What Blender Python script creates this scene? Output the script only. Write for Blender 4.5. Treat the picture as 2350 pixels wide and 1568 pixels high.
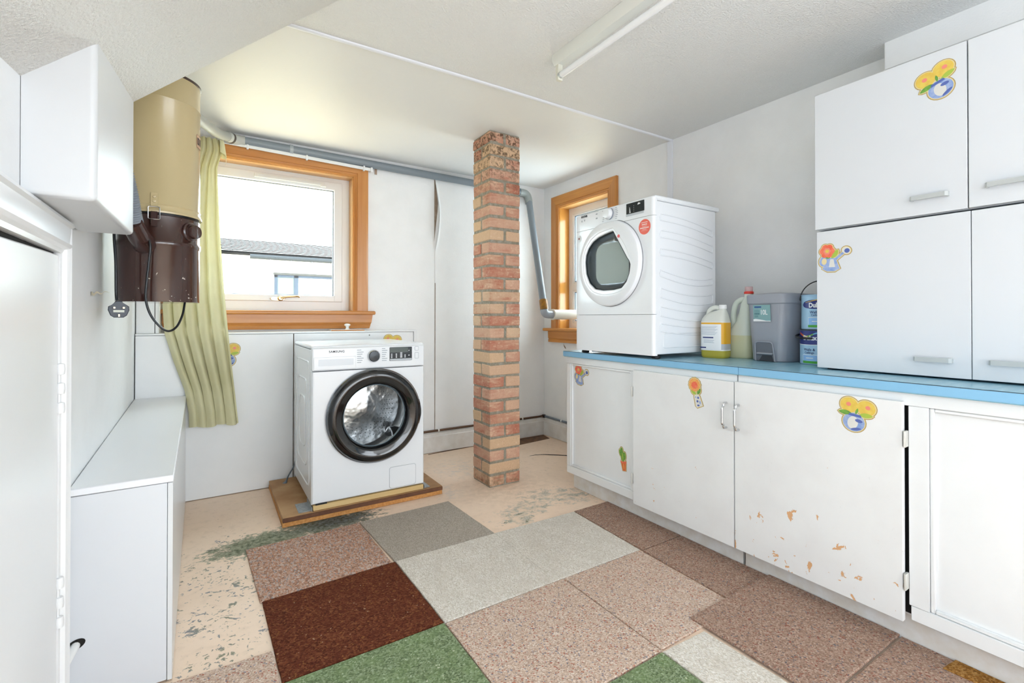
import bpy, bmesh, math, random
from mathutils import Vector, Matrix, noise
from mathutils.geometry import tessellate_polygon

random.seed(11)
sc = bpy.context.scene
for _o in list(bpy.data.objects):
    bpy.data.objects.remove(_o)
COL = sc.collection

# ------------------------------------------------------------------ camera
cam_d = bpy.data.cameras.new('camera')
cam_d.sensor_fit = 'HORIZONTAL'
cam_d.sensor_width = 36.0
cam_d.lens = 1096.43 / 2350.0 * 36.0
cam_d.shift_x = -(1195.1 - 1175.0) / 2350.0
cam_d.shift_y = -(784.0 - 723.95) / 2350.0
cam_d.clip_start = 0.02
cam_d.clip_end = 200
cam = bpy.data.objects.new('camera', cam_d)
cam.location = (0, 0, 1.0291)
cam.rotation_euler = (math.pi / 2 + 0.0059, 0, -0.576)
COL.objects.link(cam)
sc.camera = cam

# ------------------------------------------------------------------ world, lights, exposure
world = bpy.data.worlds.new('overcast_sky')
sc.world = world
world.use_nodes = True
_bg = world.node_tree.nodes['Background']
_bg.inputs['Color'].default_value = (0.84, 0.925, 1.0, 1)
_bg.inputs['Strength'].default_value = 13.5

def area(name, loc, rot, sx, sy, power, color=(1, 1, 1), portal=False):
    d = bpy.data.lights.new(name, 'AREA')
    d.shape = 'RECTANGLE'; d.size = sx; d.size_y = sy; d.energy = power; d.color = color
    if portal:
        d.cycles.is_portal = True
    o = bpy.data.objects.new(name, d)
    o.location = loc; o.rotation_euler = rot
    COL.objects.link(o)
    return o
# unseen fill lights added behind the camera to brighten and flatten the room
area('fill_rear', (1.1, -3.5, 1.15), (math.pi / 2, 0, 0), 2.4, 1.8, 62, (0.82, 0.91, 1.0))
area('fill_left', (-0.25, -0.2, 1.1), (0, -math.pi / 2, 0), 1.4, 1.0, 10.5, (0.82, 0.91, 1.0))
area('fill_right', (2.44, -1.9, 1.25), (0, math.pi / 2, 0), 1.6, 2.4, 58, (0.82, 0.91, 1.0))
area('portal_back', (0.36, 3.80, 1.55), (-math.pi / 2, 0, 0), 0.95, 0.95, 1, portal=True)
area('portal_right', (2.84, 2.92, 1.45), (0, math.pi / 2, 0), 1.05, 0.6, 1, portal=True)

sc.view_settings.view_transform = 'Standard'
sc.view_settings.look = 'None'
sc.view_settings.gamma = 1.0
sc.view_settings.use_curve_mapping = False
sc.view_settings.exposure = 0.07
sc.cycles.max_bounces = 7
sc.cycles.diffuse_bounces = 5
sc.cycles.glossy_bounces = 4
sc.cycles.transparent_max_bounces = 16
sc.cycles.use_light_tree = False
sc.cycles.caustics_reflective = False
sc.cycles.caustics_refractive = False
sc.cycles.adaptive_threshold = 0.09
sc.cycles.adaptive_min_samples = 16

# ------------------------------------------------------------------ colour and material helpers
def lin(hexa):
    hexa = hexa.lstrip('#')
    out = []
    for i in (0, 2, 4):
        c = int(hexa[i:i + 2], 16) / 255.0
        out.append(c / 12.92 if c <= 0.04045 else ((c + 0.055) / 1.055) ** 2.4)
    return (out[0], out[1], out[2], 1.0)

class NT:
    """small helper round a node tree"""
    def __init__(self, m):
        self.m = m; m.use_nodes = True
        self.t = m.node_tree; self.n = self.t.nodes; self.l = self.t.links
        self.bsdf = self.n['Principled BSDF']; self.out = self.n['Material Output']
    def new(self, kind, **kw):
        nd = self.n.new(kind)
        for k, v in kw.items():
            if k.startswith('i_'):
                key = k[2:].replace('_', ' ')
                nd.inputs[key].default_value = v
            else:
                setattr(nd, k, v)
        return nd
    def link(self, a, b): self.l.new(a, b)
    def coords(self, space='object', scale=(1, 1, 1), rot=(0, 0, 0)):
        if space == 'world':
            src = self.new('ShaderNodeNewGeometry').outputs['Position']
        else:
            src = self.new('ShaderNodeTexCoord').outputs['Object']
        mp = self.new('ShaderNodeMapping')
        mp.inputs['Scale'].default_value = scale
        mp.inputs['Rotation'].default_value = rot
        self.link(src, mp.inputs['Vector'])
        return mp.outputs['Vector']
    def noise(self, vec, scale, detail=4, rough=0.55, dist=0.0):
        nd = self.new('ShaderNodeTexNoise')
        nd.inputs['Scale'].default_value = scale; nd.inputs['Detail'].default_value = detail
        nd.inputs['Roughness'].default_value = rough; nd.inputs['Distortion'].default_value = dist
        self.link(vec, nd.inputs['Vector'])
        return nd.outputs['Fac']
    def rng(self, val, a, b, c=0.0, d=1.0):
        nd = self.new('ShaderNodeMapRange'); nd.clamp = True
        nd.inputs['From Min'].default_value = a; nd.inputs['From Max'].default_value = b
        nd.inputs['To Min'].default_value = c; nd.inputs['To Max'].default_value = d
        self.link(val, nd.inputs['Value'])
        return nd.outputs['Result']
    def math(self, op, a, b=None):
        nd = self.new('ShaderNodeMath', operation=op)
        for i, v in enumerate((a, b)):
            if v is None: continue
            if isinstance(v, (int, float)): nd.inputs[i].default_value = v
            else: self.link(v, nd.inputs[i])
        return nd.outputs[0]
    def mix(self, fac, a, b):
        nd = self.new('ShaderNodeMix', data_type='RGBA')
        if isinstance(fac, (int, float)): nd.inputs[0].default_value = fac
        else: self.link(fac, nd.inputs[0])
        for i, v in ((6, a), (7, b)):
            if isinstance(v, tuple): nd.inputs[i].default_value = v
            else: self.link(v, nd.inputs[i])
        return nd.outputs[2]
    def ramp(self, val, stops, interp='LINEAR'):
        nd = self.new('ShaderNodeValToRGB'); cr = nd.color_ramp; cr.interpolation = interp
        cr.elements[0].position = stops[0][0]; cr.elements[0].color = lin(stops[0][1])
        cr.elements[1].position = stops[-1][0]; cr.elements[1].color = lin(stops[-1][1])
        for p, c in stops[1:-1]:
            e = cr.elements.new(p); e.color = lin(c)
        self.link(val, nd.inputs['Fac'])
        return nd.outputs['Color']
    def bump(self, height, strength=0.2, dist=0.01, prev=None):
        nd = self.new('ShaderNodeBump')
        nd.inputs['Strength'].default_value = strength; nd.inputs['Distance'].default_value = dist
        self.link(height, nd.inputs['Height'])
        if prev is not None: self.link(prev, nd.inputs['Normal'])
        return nd.outputs['Normal']
    def color(self, c): self.link(c, self.bsdf.inputs['Base Color'])
    def normal(self, c): self.link(c, self.bsdf.inputs['Normal'])

MATS = {}
def M(name, hexa, rough=0.5, metal=0.0, spec=0.5, bump=None, var=None, coat=0.0, space='object', emit=None):
    """plain painted/plastic/metal surface with optional noise relief and slow colour drift"""
    if name in MATS: return MATS[name]
    m = bpy.data.materials.new(name); t = NT(m)
    t.bsdf.inputs['Base Color'].default_value = lin(hexa)
    t.bsdf.inputs['Roughness'].default_value = rough
    t.bsdf.inputs['Metallic'].default_value = metal
    t.bsdf.inputs['Specular IOR Level'].default_value = spec
    t.bsdf.inputs['Coat Weight'].default_value = coat
    t.bsdf.inputs['Coat Roughness'].default_value = 0.05
    v = t.coords(space)
    if var:
        f = t.rng(t.noise(v, var[0], 5), 0.35, 0.65)
        t.color(t.mix(f, lin(hexa), lin(var[1])))
    if bump:
        t.normal(t.bump(t.noise(v, bump[0], bump[2] if len(bump) > 2 else 4), bump[1], bump[3] if len(bump) > 3 else 0.004))
    if emit:
        t.bsdf.inputs['Emission Color'].default_value = lin(hexa)
        t.bsdf.inputs['Emission Strength'].default_value = emit
    MATS[name] = m
    return m

def thin_glass(name, tint='ffffff', refl=1.0, rough=0.01):
    if name in MATS: return MATS[name]
    m = bpy.data.materials.new(name); t = NT(m)
    tr = t.new('ShaderNodeBsdfTransparent'); tr.inputs['Color'].default_value = lin(tint)
    gl = t.new('ShaderNodeBsdfGlossy'); gl.inputs['Roughness'].default_value = rough
    fr = t.new('ShaderNodeFresnel'); fr.inputs['IOR'].default_value = 1.45
    mx = t.new('ShaderNodeMixShader')
    front = t.math('SUBTRACT', 1.0, t.new('ShaderNodeNewGeometry').outputs['Backfacing'])
    t.link(t.math('MULTIPLY', t.math('MULTIPLY', fr.outputs[0], refl), front), mx.inputs[0])
    t.link(tr.outputs[0], mx.inputs[1]); t.link(gl.outputs[0], mx.inputs[2])
    t.link(mx.outputs[0], t.out.inputs['Surface'])
    MATS[name] = m
    return m

def wood(name, c1, c2, axis='x', rough=0.32, scale=1.0):
    if name in MATS: return MATS[name]
    m = bpy.data.materials.new(name); t = NT(m)
    s = {'x': (1.5, 40, 40), 'y': (40, 1.5, 40), 'z': (40, 40, 1.5)}[axis]
    v = t.coords('world', tuple(k * scale for k in s))
    n1 = t.noise(v, 1.0, 6, 0.6, 0.6)
    s2 = {'x': (2, 9, 9), 'y': (9, 2, 9), 'z': (9, 9, 2)}[axis]
    n2 = t.noise(t.coords('world', s2), 1.0, 3)
    f = t.math('ADD', t.math('MULTIPLY', n1, 0.7), t.math('MULTIPLY', n2, 0.3))
    t.color(t.mix(t.rng(f, 0.36, 0.64), lin(c1), lin(c2)))
    t.bsdf.inputs['Roughness'].default_value = rough
    t.normal(t.bump(n1, 0.08, 0.003))
    MATS[name] = m
    return m

# ------------------------------------------------------------------ mesh helpers
def wloc(o):
    v = Vector((0, 0, 0))
    while o is not None:
        v += o.location; o = o.parent
    return v

class MB:
    def __init__(self): self.bm = bmesh.new(); self.wn = False
    def _mark(self, old, mi):
        if mi:
            for f in self.bm.faces:
                if f not in old: f.material_index = mi
    def box(self, x0, x1, y0, y1, z0, z1, bev=0.0, seg=1, mi=0):
        return self.hexa([(x0, y0, z0), (x1, y0, z0), (x1, y1, z0), (x0, y1, z0),
                          (x0, y0, z1), (x1, y0, z1), (x1, y1, z1), (x0, y1, z1)], bev, seg, mi)
    def hexa(self, c, bev=0.0, seg=1, mi=0):
        bm = self.bm; old = set(bm.faces) if mi else ()
        v = [bm.verts.new(p) for p in c]
        for q in ((0, 3, 2, 1), (4, 5, 6, 7), (0, 1, 5, 4), (1, 2, 6, 5), (2, 3, 7, 6), (3, 0, 4, 7)):
            bm.faces.new([v[i] for i in q])
        if bev > 0:
            self.wn = self.wn or seg > 1
            es = set(e for k in v for e in k.link_edges)
            bmesh.ops.bevel(bm, geom=list(es), offset=bev, segments=seg, profile=0.5, affect='EDGES', clamp_overlap=True)
        self._mark(old, mi)
        return self
    def prism(self, pts, org, u, v, h, mi=0, bev=0.0, seg=1):
        """polygon pts (2d) in the plane org,u,v, pushed h along u x v"""
        bm = self.bm; old = set(bm.faces) if mi else ()
        org, u, v = Vector(org), Vector(u), Vector(v); n = u.cross(v).normalized()
        a = [bm.verts.new(org + u * p[0] + v * p[1]) for p in pts]
        b = [bm.verts.new(org + u * p[0] + v * p[1] + n * h) for p in pts]
        k = len(pts)
        top = bm.faces.new(b); bm.faces.new(a[::-1])
        for i in range(k):
            bm.faces.new((a[i], a[(i + 1) % k], b[(i + 1) % k], b[i]))
        if bev > 0:
            bmesh.ops.bevel(bm, geom=list(top.edges), offset=bev, segments=seg, profile=0.5, affect='EDGES', clamp_overlap=True)
        self._mark(old, mi)
        return self
    def flat(self, pts, org, u, v, off=0.0, mi=0):
        """filled flat polygon, may be concave"""
        bm = self.bm
        org, u, v = Vector(org), Vector(u), Vector(v); n = u.cross(v).normalized()
        vs = [bm.verts.new(org + u * p[0] + v * p[1] + n * off) for p in pts]
        for tri in tessellate_polygon([[Vector((p[0], p[1], 0)) for p in pts]]):
            try:
                f = bm.faces.new([vs[i] for i in tri]); f.material_index = mi
                f.normal_update()
                if f.normal.dot(n) < 0: f.normal_flip()
            except ValueError: pass
        return self
    def loops(self, rings, close=False, cap0=False, cap1=False, mi=0, mis=None):
        """skin a list of equal-length point loops (each loop closed)"""
        bm = self.bm
        vr = [[bm.verts.new(p) for p in r] for r in rings]
        k = len(vr[0]); nr = len(vr)
        for i in range(nr if close else nr - 1):
            a, b = vr[i], vr[(i + 1) % nr]
            for j in range(k):
                f = bm.faces.new((a[j], a[(j + 1) % k], b[(j + 1) % k], b[j]))
                f.material_index = mis[i] if mis else mi
        if cap0:
            f = bm.faces.new(vr[0][::-1]); f.material_index = mis[0] if mis else mi
        if cap1:
            f = bm.faces.new(vr[-1]); f.material_index = mis[-1] if mis else mi
        return self
    def lathe(self, prof, org, axis='z', n=48, mi=0, mis=None, cap0=False, cap1=False, a0=0.0):
        org = Vector(org)
        U, V, A = {'z': ((1, 0, 0), (0, 1, 0), (0, 0, 1)), '-y': ((1, 0, 0), (0, 0, 1), (0, -1, 0)),
                   '-x': ((0, -1, 0), (0, 0, 1), (-1, 0, 0)), 'x': ((0, 1, 0), (0, 0, 1), (1, 0, 0)),
                   '-z': ((1, 0, 0), (0, -1, 0), (0, 0, -1))}[axis]
        U, V, A = Vector(U), Vector(V), Vector(A)
        rings = []
        for r, d in prof:
            rings.append([org + A * d + (U * math.cos(a0 + 2 * math.pi * i / n) + V * math.sin(a0 + 2 * math.pi * i / n)) * max(r, 1e-5) for i in range(n)])
        return self.loops(rings, cap0=cap0, cap1=cap1, mi=mi, mis=mis)
    def tube(self, pts, r, n=10, mi=0, caps=True, closed=False):
        pts = [Vector(p) for p in pts]; k = len(pts)
        rs = r if isinstance(r, (list, tuple)) else [r] * k
        tang = []
        for i in range(k):
            if closed: d = pts[(i + 1) % k] - pts[i - 1]
            else: d = pts[min(i + 1, k - 1)] - pts[max(i - 1, 0)]
            tang.append(d.normalized())
        ref = Vector((0, 0, 1)) if abs(tang[0].z) < 0.9 else Vector((1, 0, 0))
        nrm = (ref - tang[0] * ref.dot(tang[0])).normalized(); rings = []
        for i in range(k):
            nrm = (nrm - tang[i] * nrm.dot(tang[i])).normalized()
            b = tang[i].cross(nrm)
            rings.append([pts[i] + (nrm * math.cos(2 * math.pi * j / n) + b * math.sin(2 * math.pi * j / n)) * rs[i] for j in range(n)])
        return self.loops(rings, close=closed, cap0=caps and not closed, cap1=caps and not closed, mi=mi)
    def grid(self, fn, nu, nv, mi=0):
        bm = self.bm
        vs = [[bm.verts.new(fn(i / nu, j / nv)) for j in range(nv + 1)] for i in range(nu + 1)]
        for i in range(nu):
            for j in range(nv):
                f = bm.faces.new((vs[i][j], vs[i + 1][j], vs[i + 1][j + 1], vs[i][j + 1])); f.material_index = mi
        return self
    def build(self, name, mats, parent=None, angle=38, recalc=True, origin=None):
        bm = self.bm
        if recalc: bmesh.ops.recalc_face_normals(bm, faces=bm.faces)
        me = bpy.data.meshes.new(name)
        o = bpy.data.objects.new(name, me)
        if parent is not None:
            o.parent = parent; base = wloc(parent)
        else:
            if origin is None:
                xs = [v.co.x for v in bm.verts]; ys = [v.co.y for v in bm.verts]; zs = [v.co.z for v in bm.verts]
                origin = ((min(xs) + max(xs)) / 2, (min(ys) + max(ys)) / 2, min(zs))
            base = Vector(origin); o.location = base
        bmesh.ops.translate(bm, verts=bm.verts, vec=-base)
        bm.to_mesh(me); bm.free()
        for m in (mats if isinstance(mats, (list, tuple)) else [mats]): me.materials.append(m)
        me.polygons.foreach_set('use_smooth', [True] * len(me.polygons))
        me.set_sharp_from_angle(angle=math.radians(angle))
        if self.wn:
            md = o.modifiers.new('weighted_normals', 'WEIGHTED_NORMAL'); md.keep_sharp = True; md.weight = 80
        COL.objects.link(o)
        return o

def tag(o, label=None, cat=None, group=None, kind=None):
    if label: o['label'] = label
    if cat: o['category'] = cat
    if group: o['group'] = group
    if kind: o['kind'] = kind
    return o
def thing(name, loc, label, cat, group=None, kind=None):
    o = bpy.data.objects.new(name, None); o.location = loc; o.empty_display_size = 0.05
    COL.objects.link(o)
    return tag(o, label, cat, group, kind)

X, Y, Z = Vector((1, 0, 0)), Vector((0, 1, 0)), Vector((0, 0, 1))
FRONT_Y = (X, Z)            # a face that looks towards -y
FRONT_X = (-Y, Z)           # a face that looks towards -x

def text_mesh(s, size, spacing=1.0, bold=0.0, align='LEFT'):
    cu = bpy.data.curves.new('lettering', 'FONT'); cu.body = s; cu.size = size
    cu.space_character = spacing; cu.offset = bold; cu.align_x = align; cu.resolution_u = 3
    tmp = bpy.data.objects.new('lettering_tmp', cu); COL.objects.link(tmp)
    dg = bpy.context.evaluated_depsgraph_get()
    me = bpy.data.meshes.new_from_object(tmp.evaluated_get(dg))
    bpy.data.objects.remove(tmp); bpy.data.curves.remove(cu)
    return me
def text(name, s, size, org, u, v, mat, parent, spacing=1.0, bold=0.0, align='LEFT', off=0.0007, shear=0.0, squash=1.0):
    me = text_mesh(s, size, spacing, bold, align)
    u, v = Vector(u), Vector(v); n = u.cross(v); base = wloc(parent); org = Vector(org)
    for vt in me.vertices:
        x, y = vt.co.x * squash, vt.co.y
        vt.co = org + u * (x + y * shear) + v * y + n * off - base
    me.name = name
    o = bpy.data.objects.new(name, me); o.parent = parent
    me.materials.clear(); me.materials.append(mat); COL.objects.link(o)
    return o

def ell(cx, cy, rx, ry=None, n=24, rot=0.0, a0=0.0, a1=2 * math.pi):
    ry = rx if ry is None else ry; out = []
    full = abs(a1 - a0 - 2 * math.pi) < 1e-6
    for i in range(n if full else n + 1):
        a = a0 + (a1 - a0) * i / n
        x, y = rx * math.cos(a), ry * math.sin(a)
        out.append((cx + x * math.cos(rot) - y * math.sin(rot), cy + x * math.sin(rot) + y * math.cos(rot)))
    return out
def rrect(x0, x1, y0, y1, r, n=5):
    out = []
    for cx, cy, a in ((x1 - r, y1 - r, 0), (x0 + r, y1 - r, 90), (x0 + r, y0 + r, 180), (x1 - r, y0 + r, 270)):
        for i in range(n + 1):
            t = math.radians(a + 90 * i / n); out.append((cx + r * math.cos(t), cy + r * math.sin(t)))
    return out
def smooth_path(pts, n=8):
    """Catmull-Rom through the points"""
    P = [Vector(p) for p in pts]; P = [P[0] * 2 - P[1]] + P + [P[-1] * 2 - P[-2]]; out = []
    for i in range(1, len(P) - 2):
        a, b, c, d = P[i - 1], P[i], P[i + 1], P[i + 2]
        for k in range(n):
            t = k / n
            out.append(0.5 * ((2 * b) + (c - a) * t + (2 * a - 5 * b + 4 * c - d) * t * t + (3 * b - a - 3 * c + d) * t ** 3))
    out.append(P[-2]); return out
# ------------------------------------------------------------------ room dimensions
D, W, H = 3.445, 2.486, 2.175
def left_x(y): return -0.277 - 0.0196 * y
Y0 = -3.60

# ------------------------------------------------------------------ shared materials
def wall_mat(name, hexa, hexb, scale=9, b=0.25, bs=140, rough=0.6):
    m = bpy.data.materials.new(name); t = NT(m); v = t.coords('world')
    t.color(t.mix(t.rng(t.noise(v, scale, 5), 0.38, 0.68), lin(hexa), lin(hexb)))
    t.bsdf.inputs['Roughness'].default_value = rough
    n1 = t.bump(t.noise(v, bs, 3), b, 0.003)
    t.normal(t.bump(t.noise(v, 7, 3), 0.12, 0.02, n1))
    return m
m_wall = wall_mat('wallpaper_white', 'f3f3f3', 'efefef', 6)
m_wall_left = wall_mat('painted_wall_white', 'eeeff0', 'e9eaeb', 5, 0.18, 120, 0.45)
m_ceiling = bpy.data.materials.new('ceiling_stipple'); _t = NT(m_ceiling); _v = _t.coords('world')
_t.bsdf.inputs['Base Color'].default_value = lin('e9e9e7'); _t.bsdf.inputs['Roughness'].default_value = 0.5
_sep = _t.new('ShaderNodeSeparateXYZ'); _t.link(_v, _sep.inputs[0])
_stip = _t.math('MULTIPLY', _t.rng(_t.noise(_v, 150, 3), 0.4, 0.75), _t.rng(_sep.outputs['Y'], 2.06, 2.0))
_t.normal(_t.bump(_t.noise(_v, 5, 3), 0.15, 0.03, _t.bump(_stip, 0.55, 0.004)))
m_soffit = bpy.data.materials.new('soffit_texture'); _t = NT(m_soffit); _v = _t.coords('world')
_t.bsdf.inputs['Base Color'].default_value = lin('e6e4df'); _t.bsdf.inputs['Roughness'].default_value = 0.42
_t.normal(_t.bump(_t.rng(_t.noise(_v, 130, 4, 0.6), 0.35, 0.7), 0.8, 0.006))
m_gloss = M('gloss_white_paint', 'e8e9ea', 0.28, bump=(30, 0.10))
m_trim = M('white_trim_paint', 'eaebec', 0.35, bump=(25, 0.08))
m_bench = M('bench_laminate', 'ecedf0', 0.33, bump=(8, 0.03, 2, 0.01))
m_lam = M('white_laminate', 'd9dce0', 0.33, bump=(8, 0.03, 2, 0.01))
m_upvc = M('white_upvc', 'eceded', 0.25)
m_dark = M('dark_gap', '191714', 0.9)
m_brownline = M('bare_brown_lining', '9a8878', 0.8, var=(20, '84725f'))
m_black = M('black_rubber', '17181a', 0.45)
m_chrome = M('chrome', 'd4d6d8', 0.12, 1.0)
m_steel = M('brushed_steel', 'c9cbcc', 0.28, 1.0, bump=(60, 0.05))
m_ply = wood('plywood_edge', 'd0a060', 'b98143', 'x', 0.6)
m_glass = thin_glass('window_glass', 'f6fbfa', 1.0)

# painted screed floor with worn, mouldy patches
m_floor = bpy.data.materials.new('painted_screed'); _t = NT(m_floor); _v = _t.coords('world')
base = _t.mix(_t.rng(_t.noise(_v, 2.2, 5), 0.35, 0.7), lin('f8dfc8'), lin('f1d6bd'))
base = _t.mix(_t.rng(_t.noise(_v, 26, 5), 0.52, 0.75, 0, 0.45), base, lin('d8bfa6'))
def blob(cx, cy, rx, ry, rot=0.0):
    mp = _t.new('ShaderNodeMapping'); mp.vector_type = 'TEXTURE'
    mp.inputs['Location'].default_value = (cx, cy, 0); mp.inputs['Rotation'].default_value = (0, 0, rot)
    mp.inputs['Scale'].default_value = (rx, ry, 1)
    _t.link(_t.new('ShaderNodeNewGeometry').outputs['Position'], mp.inputs['Vector'])
    ln = _t.new('ShaderNodeVectorMath', operation='LENGTH'); _t.link(mp.outputs['Vector'], ln.inputs[0])
    return _t.rng(ln.outputs['Value'], 1.0, 0.25)
def addmax(lst):
    r = lst[0]
    for k in lst[1:]: r = _t.math('MAXIMUM', r, k)
    return r
flake = _t.noise(_t.coords('world', (1, 1.25, 1), (0, 0, 0.5)), 19, 9, 0.7, 0.5)
flake2 = _t.noise(_v, 52, 6, 0.65, 0.5)
left_zone = addmax([blob(0.03, 2.02, 0.30, 0.62), blob(0.06, 2.5, 0.22, 0.2)])
f1 = _t.rng(_t.math('ADD', flake, _t.math('ADD', _t.math('MULTIPLY', left_zone, 0.08), _t.math('MULTIPLY', _t.rng(_t.noise(_v, 6.5, 3), 0.42, 0.6), 0.08))), 0.70, 0.715)
f1 = _t.math('MULTIPLY', f1, _t.rng(left_zone, 0.02, 0.2))
f1b = _t.math('MULTIPLY', _t.rng(_t.math('ADD', flake2, _t.math('MULTIPLY', _t.rng(_t.noise(_v, 5.5, 3), 0.4, 0.62), 0.11)), 0.66, 0.68), _t.rng(left_zone, 0.1, 0.4))
base = _t.mix(_t.math('MULTIPLY', _t.math('MAXIMUM', f1, f1b), 0.85), base, _t.mix(_t.rng(_t.noise(_v, 9), 0.4, 0.6), lin('6c7480'), lin('70745a')))
pillar_zone = addmax([blob(1.72, 2.2, 0.34, 0.17, -0.5), blob(1.44, 2.15, 0.32, 0.13, 0.25), blob(1.33, 2.05, 0.11, 0.09)])
f2 = _t.rng(_t.math('ADD', _t.math('MULTIPLY', flake, 0.5), _t.math('ADD', _t.math('MULTIPLY', flake2, 0.45), _t.math('MULTIPLY', pillar_zone, 0.32))), 0.58, 0.70)
f2 = _t.math('MULTIPLY', f2, _t.rng(flake, 0.44, 0.60, 0.10, 1.0))
base = _t.mix(_t.math('MULTIPLY', f2, 0.75), base, _t.mix(_t.rng(flake2, 0.4, 0.6), lin('6f7d66'), lin('b0b4ae')))
base = _t.mix(_t.math('MULTIPLY', _t.math('MULTIPLY', blob(1.50, 2.50, 0.45, 0.36), _t.rng(flake, 0.35, 0.6)), 0.55), base, lin('cdb59b'))
f2b = _t.math('MULTIPLY', _t.rng(flake, 0.60, 0.63), _t.rng(blob(1.34, 2.06, 0.16, 0.10), 0.1, 0.4))
base = _t.mix(f2b, base, lin('6f6a48'))
dust = addmax([blob(1.42, 2.98, 0.25, 0.3), blob(1.18, 2.62, 0.10, 0.2)])
base = _t.mix(_t.math('MULTIPLY', _t.math('MULTIPLY', dust, _t.rng(flake, 0.45, 0.65)), 0.6), base, lin('cfc9c2'))
mould = addmax([blob(0.5, 2.55, 0.38, 0.20, 0.0), blob(0.22, 2.49, 0.36, 0.17, 0.1)])
f3 = _t.rng(_t.math('ADD', _t.math('ADD', _t.math('MULTIPLY', flake2, 0.5), _t.math('MULTIPLY', flake, 0.5)), _t.math('MULTIPLY', mould, 0.30)), 0.60, 0.70)
f3 = _t.math('MULTIPLY', f3, _t.rng(mould, 0.02, 0.35))
mc = _t.mix(_t.rng(flake2, 0.38, 0.6), lin('4b5233'), lin('9a9a80'))
mc = _t.mix(blob(0.56, 2.55, 0.34, 0.13), mc, _t.mix(_t.rng(flake2, 0.4, 0.6), lin('2f3218'), lin('6a6e70')))
base = _t.mix(f3, base, mc)
f4 = _t.math('MULTIPLY', _t.rng(_t.noise(_v, 33, 6, 0.7, 1.0), 0.66, 0.68), 0.5)
base = _t.mix(f4, base, lin('8d7a67'))
_t.color(base)
_t.bsdf.inputs['Roughness'].default_value = 0.62
_t.normal(_t.bump(flake2, 0.25, 0.004, _t.bump(_t.noise(_v, 4, 4), 0.25, 0.02)))

# ------------------------------------------------------------------ structure: floor, walls, ceiling
tag(MB().box(-0.6, W + 0.3, Y0 - 0.2, D + 0.3, -0.12, 0.0).build('floor', m_floor, origin=(0, 0, 0)),
    'bare painted concrete floor with worn flaking patches', 'floor', kind='structure')

WX0, WX1, WZ0, WZ1 = -0.107, 0.835, 1.075, 2.017       # back window opening
mb = MB()
mb.box(-0.6, WX0, D, D + 0.3, -0.1, H + 0.1).box(WX1, W + 0.3, D, D + 0.3, -0.1, H + 0.1)
mb.box(WX0, WX1, D, D + 0.3, -0.1, WZ0).box(WX0, WX1, D, D + 0.3, WZ1, H + 0.1)
wall_back = tag(mb.build('wall_back', m_wall, origin=(0, D, 0)), 'white papered back wall with a split paper seam', 'wall', kind='structure')
# split and gaping wallpaper seam
mb = MB()
mb.flat([(-0.003, 0.16), (0.0025, 0.16), (0.004, 1.30), (-0.002, 1.30)], (1.449, D, 0), X, Z, 0.0012)
mb.build('paper_seam', m_brownline, wall_back, recalc=False)
mb = MB()
mb.flat([(0.0, 1.62), (0.004, 1.66), (0.026, 1.85), (0.030, 1.92), (0.008, 2.10), (0.0, 2.108)], (1.443, D, 0), X, Z, 0.0012)
mb.build('bare_patch', m_brownline, wall_back, recalc=False)
def peel(s, v):
    z = 1.30 + 0.80 * v; w = math.sin(math.pi * min(1, max(0, (v - 0.30) / 0.68)))
    return Vector((1.449 + 0.026 * w + 0.025 * s, D - 0.002 - (0.030 * w) * (1 - s) ** 2, z))
mb = MB().grid(peel, 4, 20); mb.build('peeling_paper', m_wall, wall_back, recalc=False)
MB().box(0.985, 1.002, D - 0.004, D + 0.01, 2.062, 2.104).build('screw_patch', M('bare_plaster', 'a9917f', 0.8), wall_back)

RY0, RY1, RZ0, RZ1 = 2.624, 3.217, 0.94, 1.967          # right window opening
mb = MB()
mb.box(W, W + 0.3, Y0, RY0, -0.1, H + 0.1).box(W, W + 0.3, RY1, D + 0.3, -0.1, H + 0.1)
mb.box(W, W + 0.3, RY0, RY1, -0.1, RZ0).box(W, W + 0.3, RY0, RY1, RZ1, H + 0.1)
wall_right = tag(mb.build('wall_right', m_wall, origin=(W, 0, 0)), 'white papered right wall behind the cupboards', 'wall', kind='structure')
mb = MB()   # torn paper under the right window
mb.flat([(0.0, 0.0), (0.006, -0.012), (0.03, -0.035), (0.036, -0.05), (0.022, -0.045), (0.008, -0.03)], (W, 3.17, 0.822), -Y, Z, 0.0012)
mb.build('torn_paper', m_brownline, wall_right, recalc=False)

mb = MB()
def lw(y, z, off=0.0): return (left_x(y) - off, y, z)
mb.hexa([lw(Y0, -0.1, 0.2), lw(Y0, -0.1), lw(D + 0.3, -0.1), lw(D + 0.3, -0.1, 0.2), lw(Y0, H + 0.1, 0.2), lw(Y0, H + 0.1), lw(D + 0.3, H + 0.1), lw(D + 0.3, H + 0.1, 0.2)])
wall_left = tag(mb.build('wall_left', m_wall_left, origin=(-0.3, 0, 0)), 'white painted left wall beside the cupboard door', 'wall', kind='structure')

# rear wall (behind the photographer)
tag(MB().box(-0.6, W + 0.3, Y0 - 0.2, Y0, -0.1, H + 0.1).build('wall_rear', m_wall, origin=(0, Y0, 0)), 'plain white rear wall of the room', 'wall', kind='structure')

ceil = tag(MB().box(-0.6, W + 0.3, Y0 - 0.2, D + 0.3, H, H + 0.1).build('ceiling', m_ceiling, origin=(0, 0, H)),
           'off-white stippled ceiling over the room', 'ceiling', kind='structure')

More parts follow.
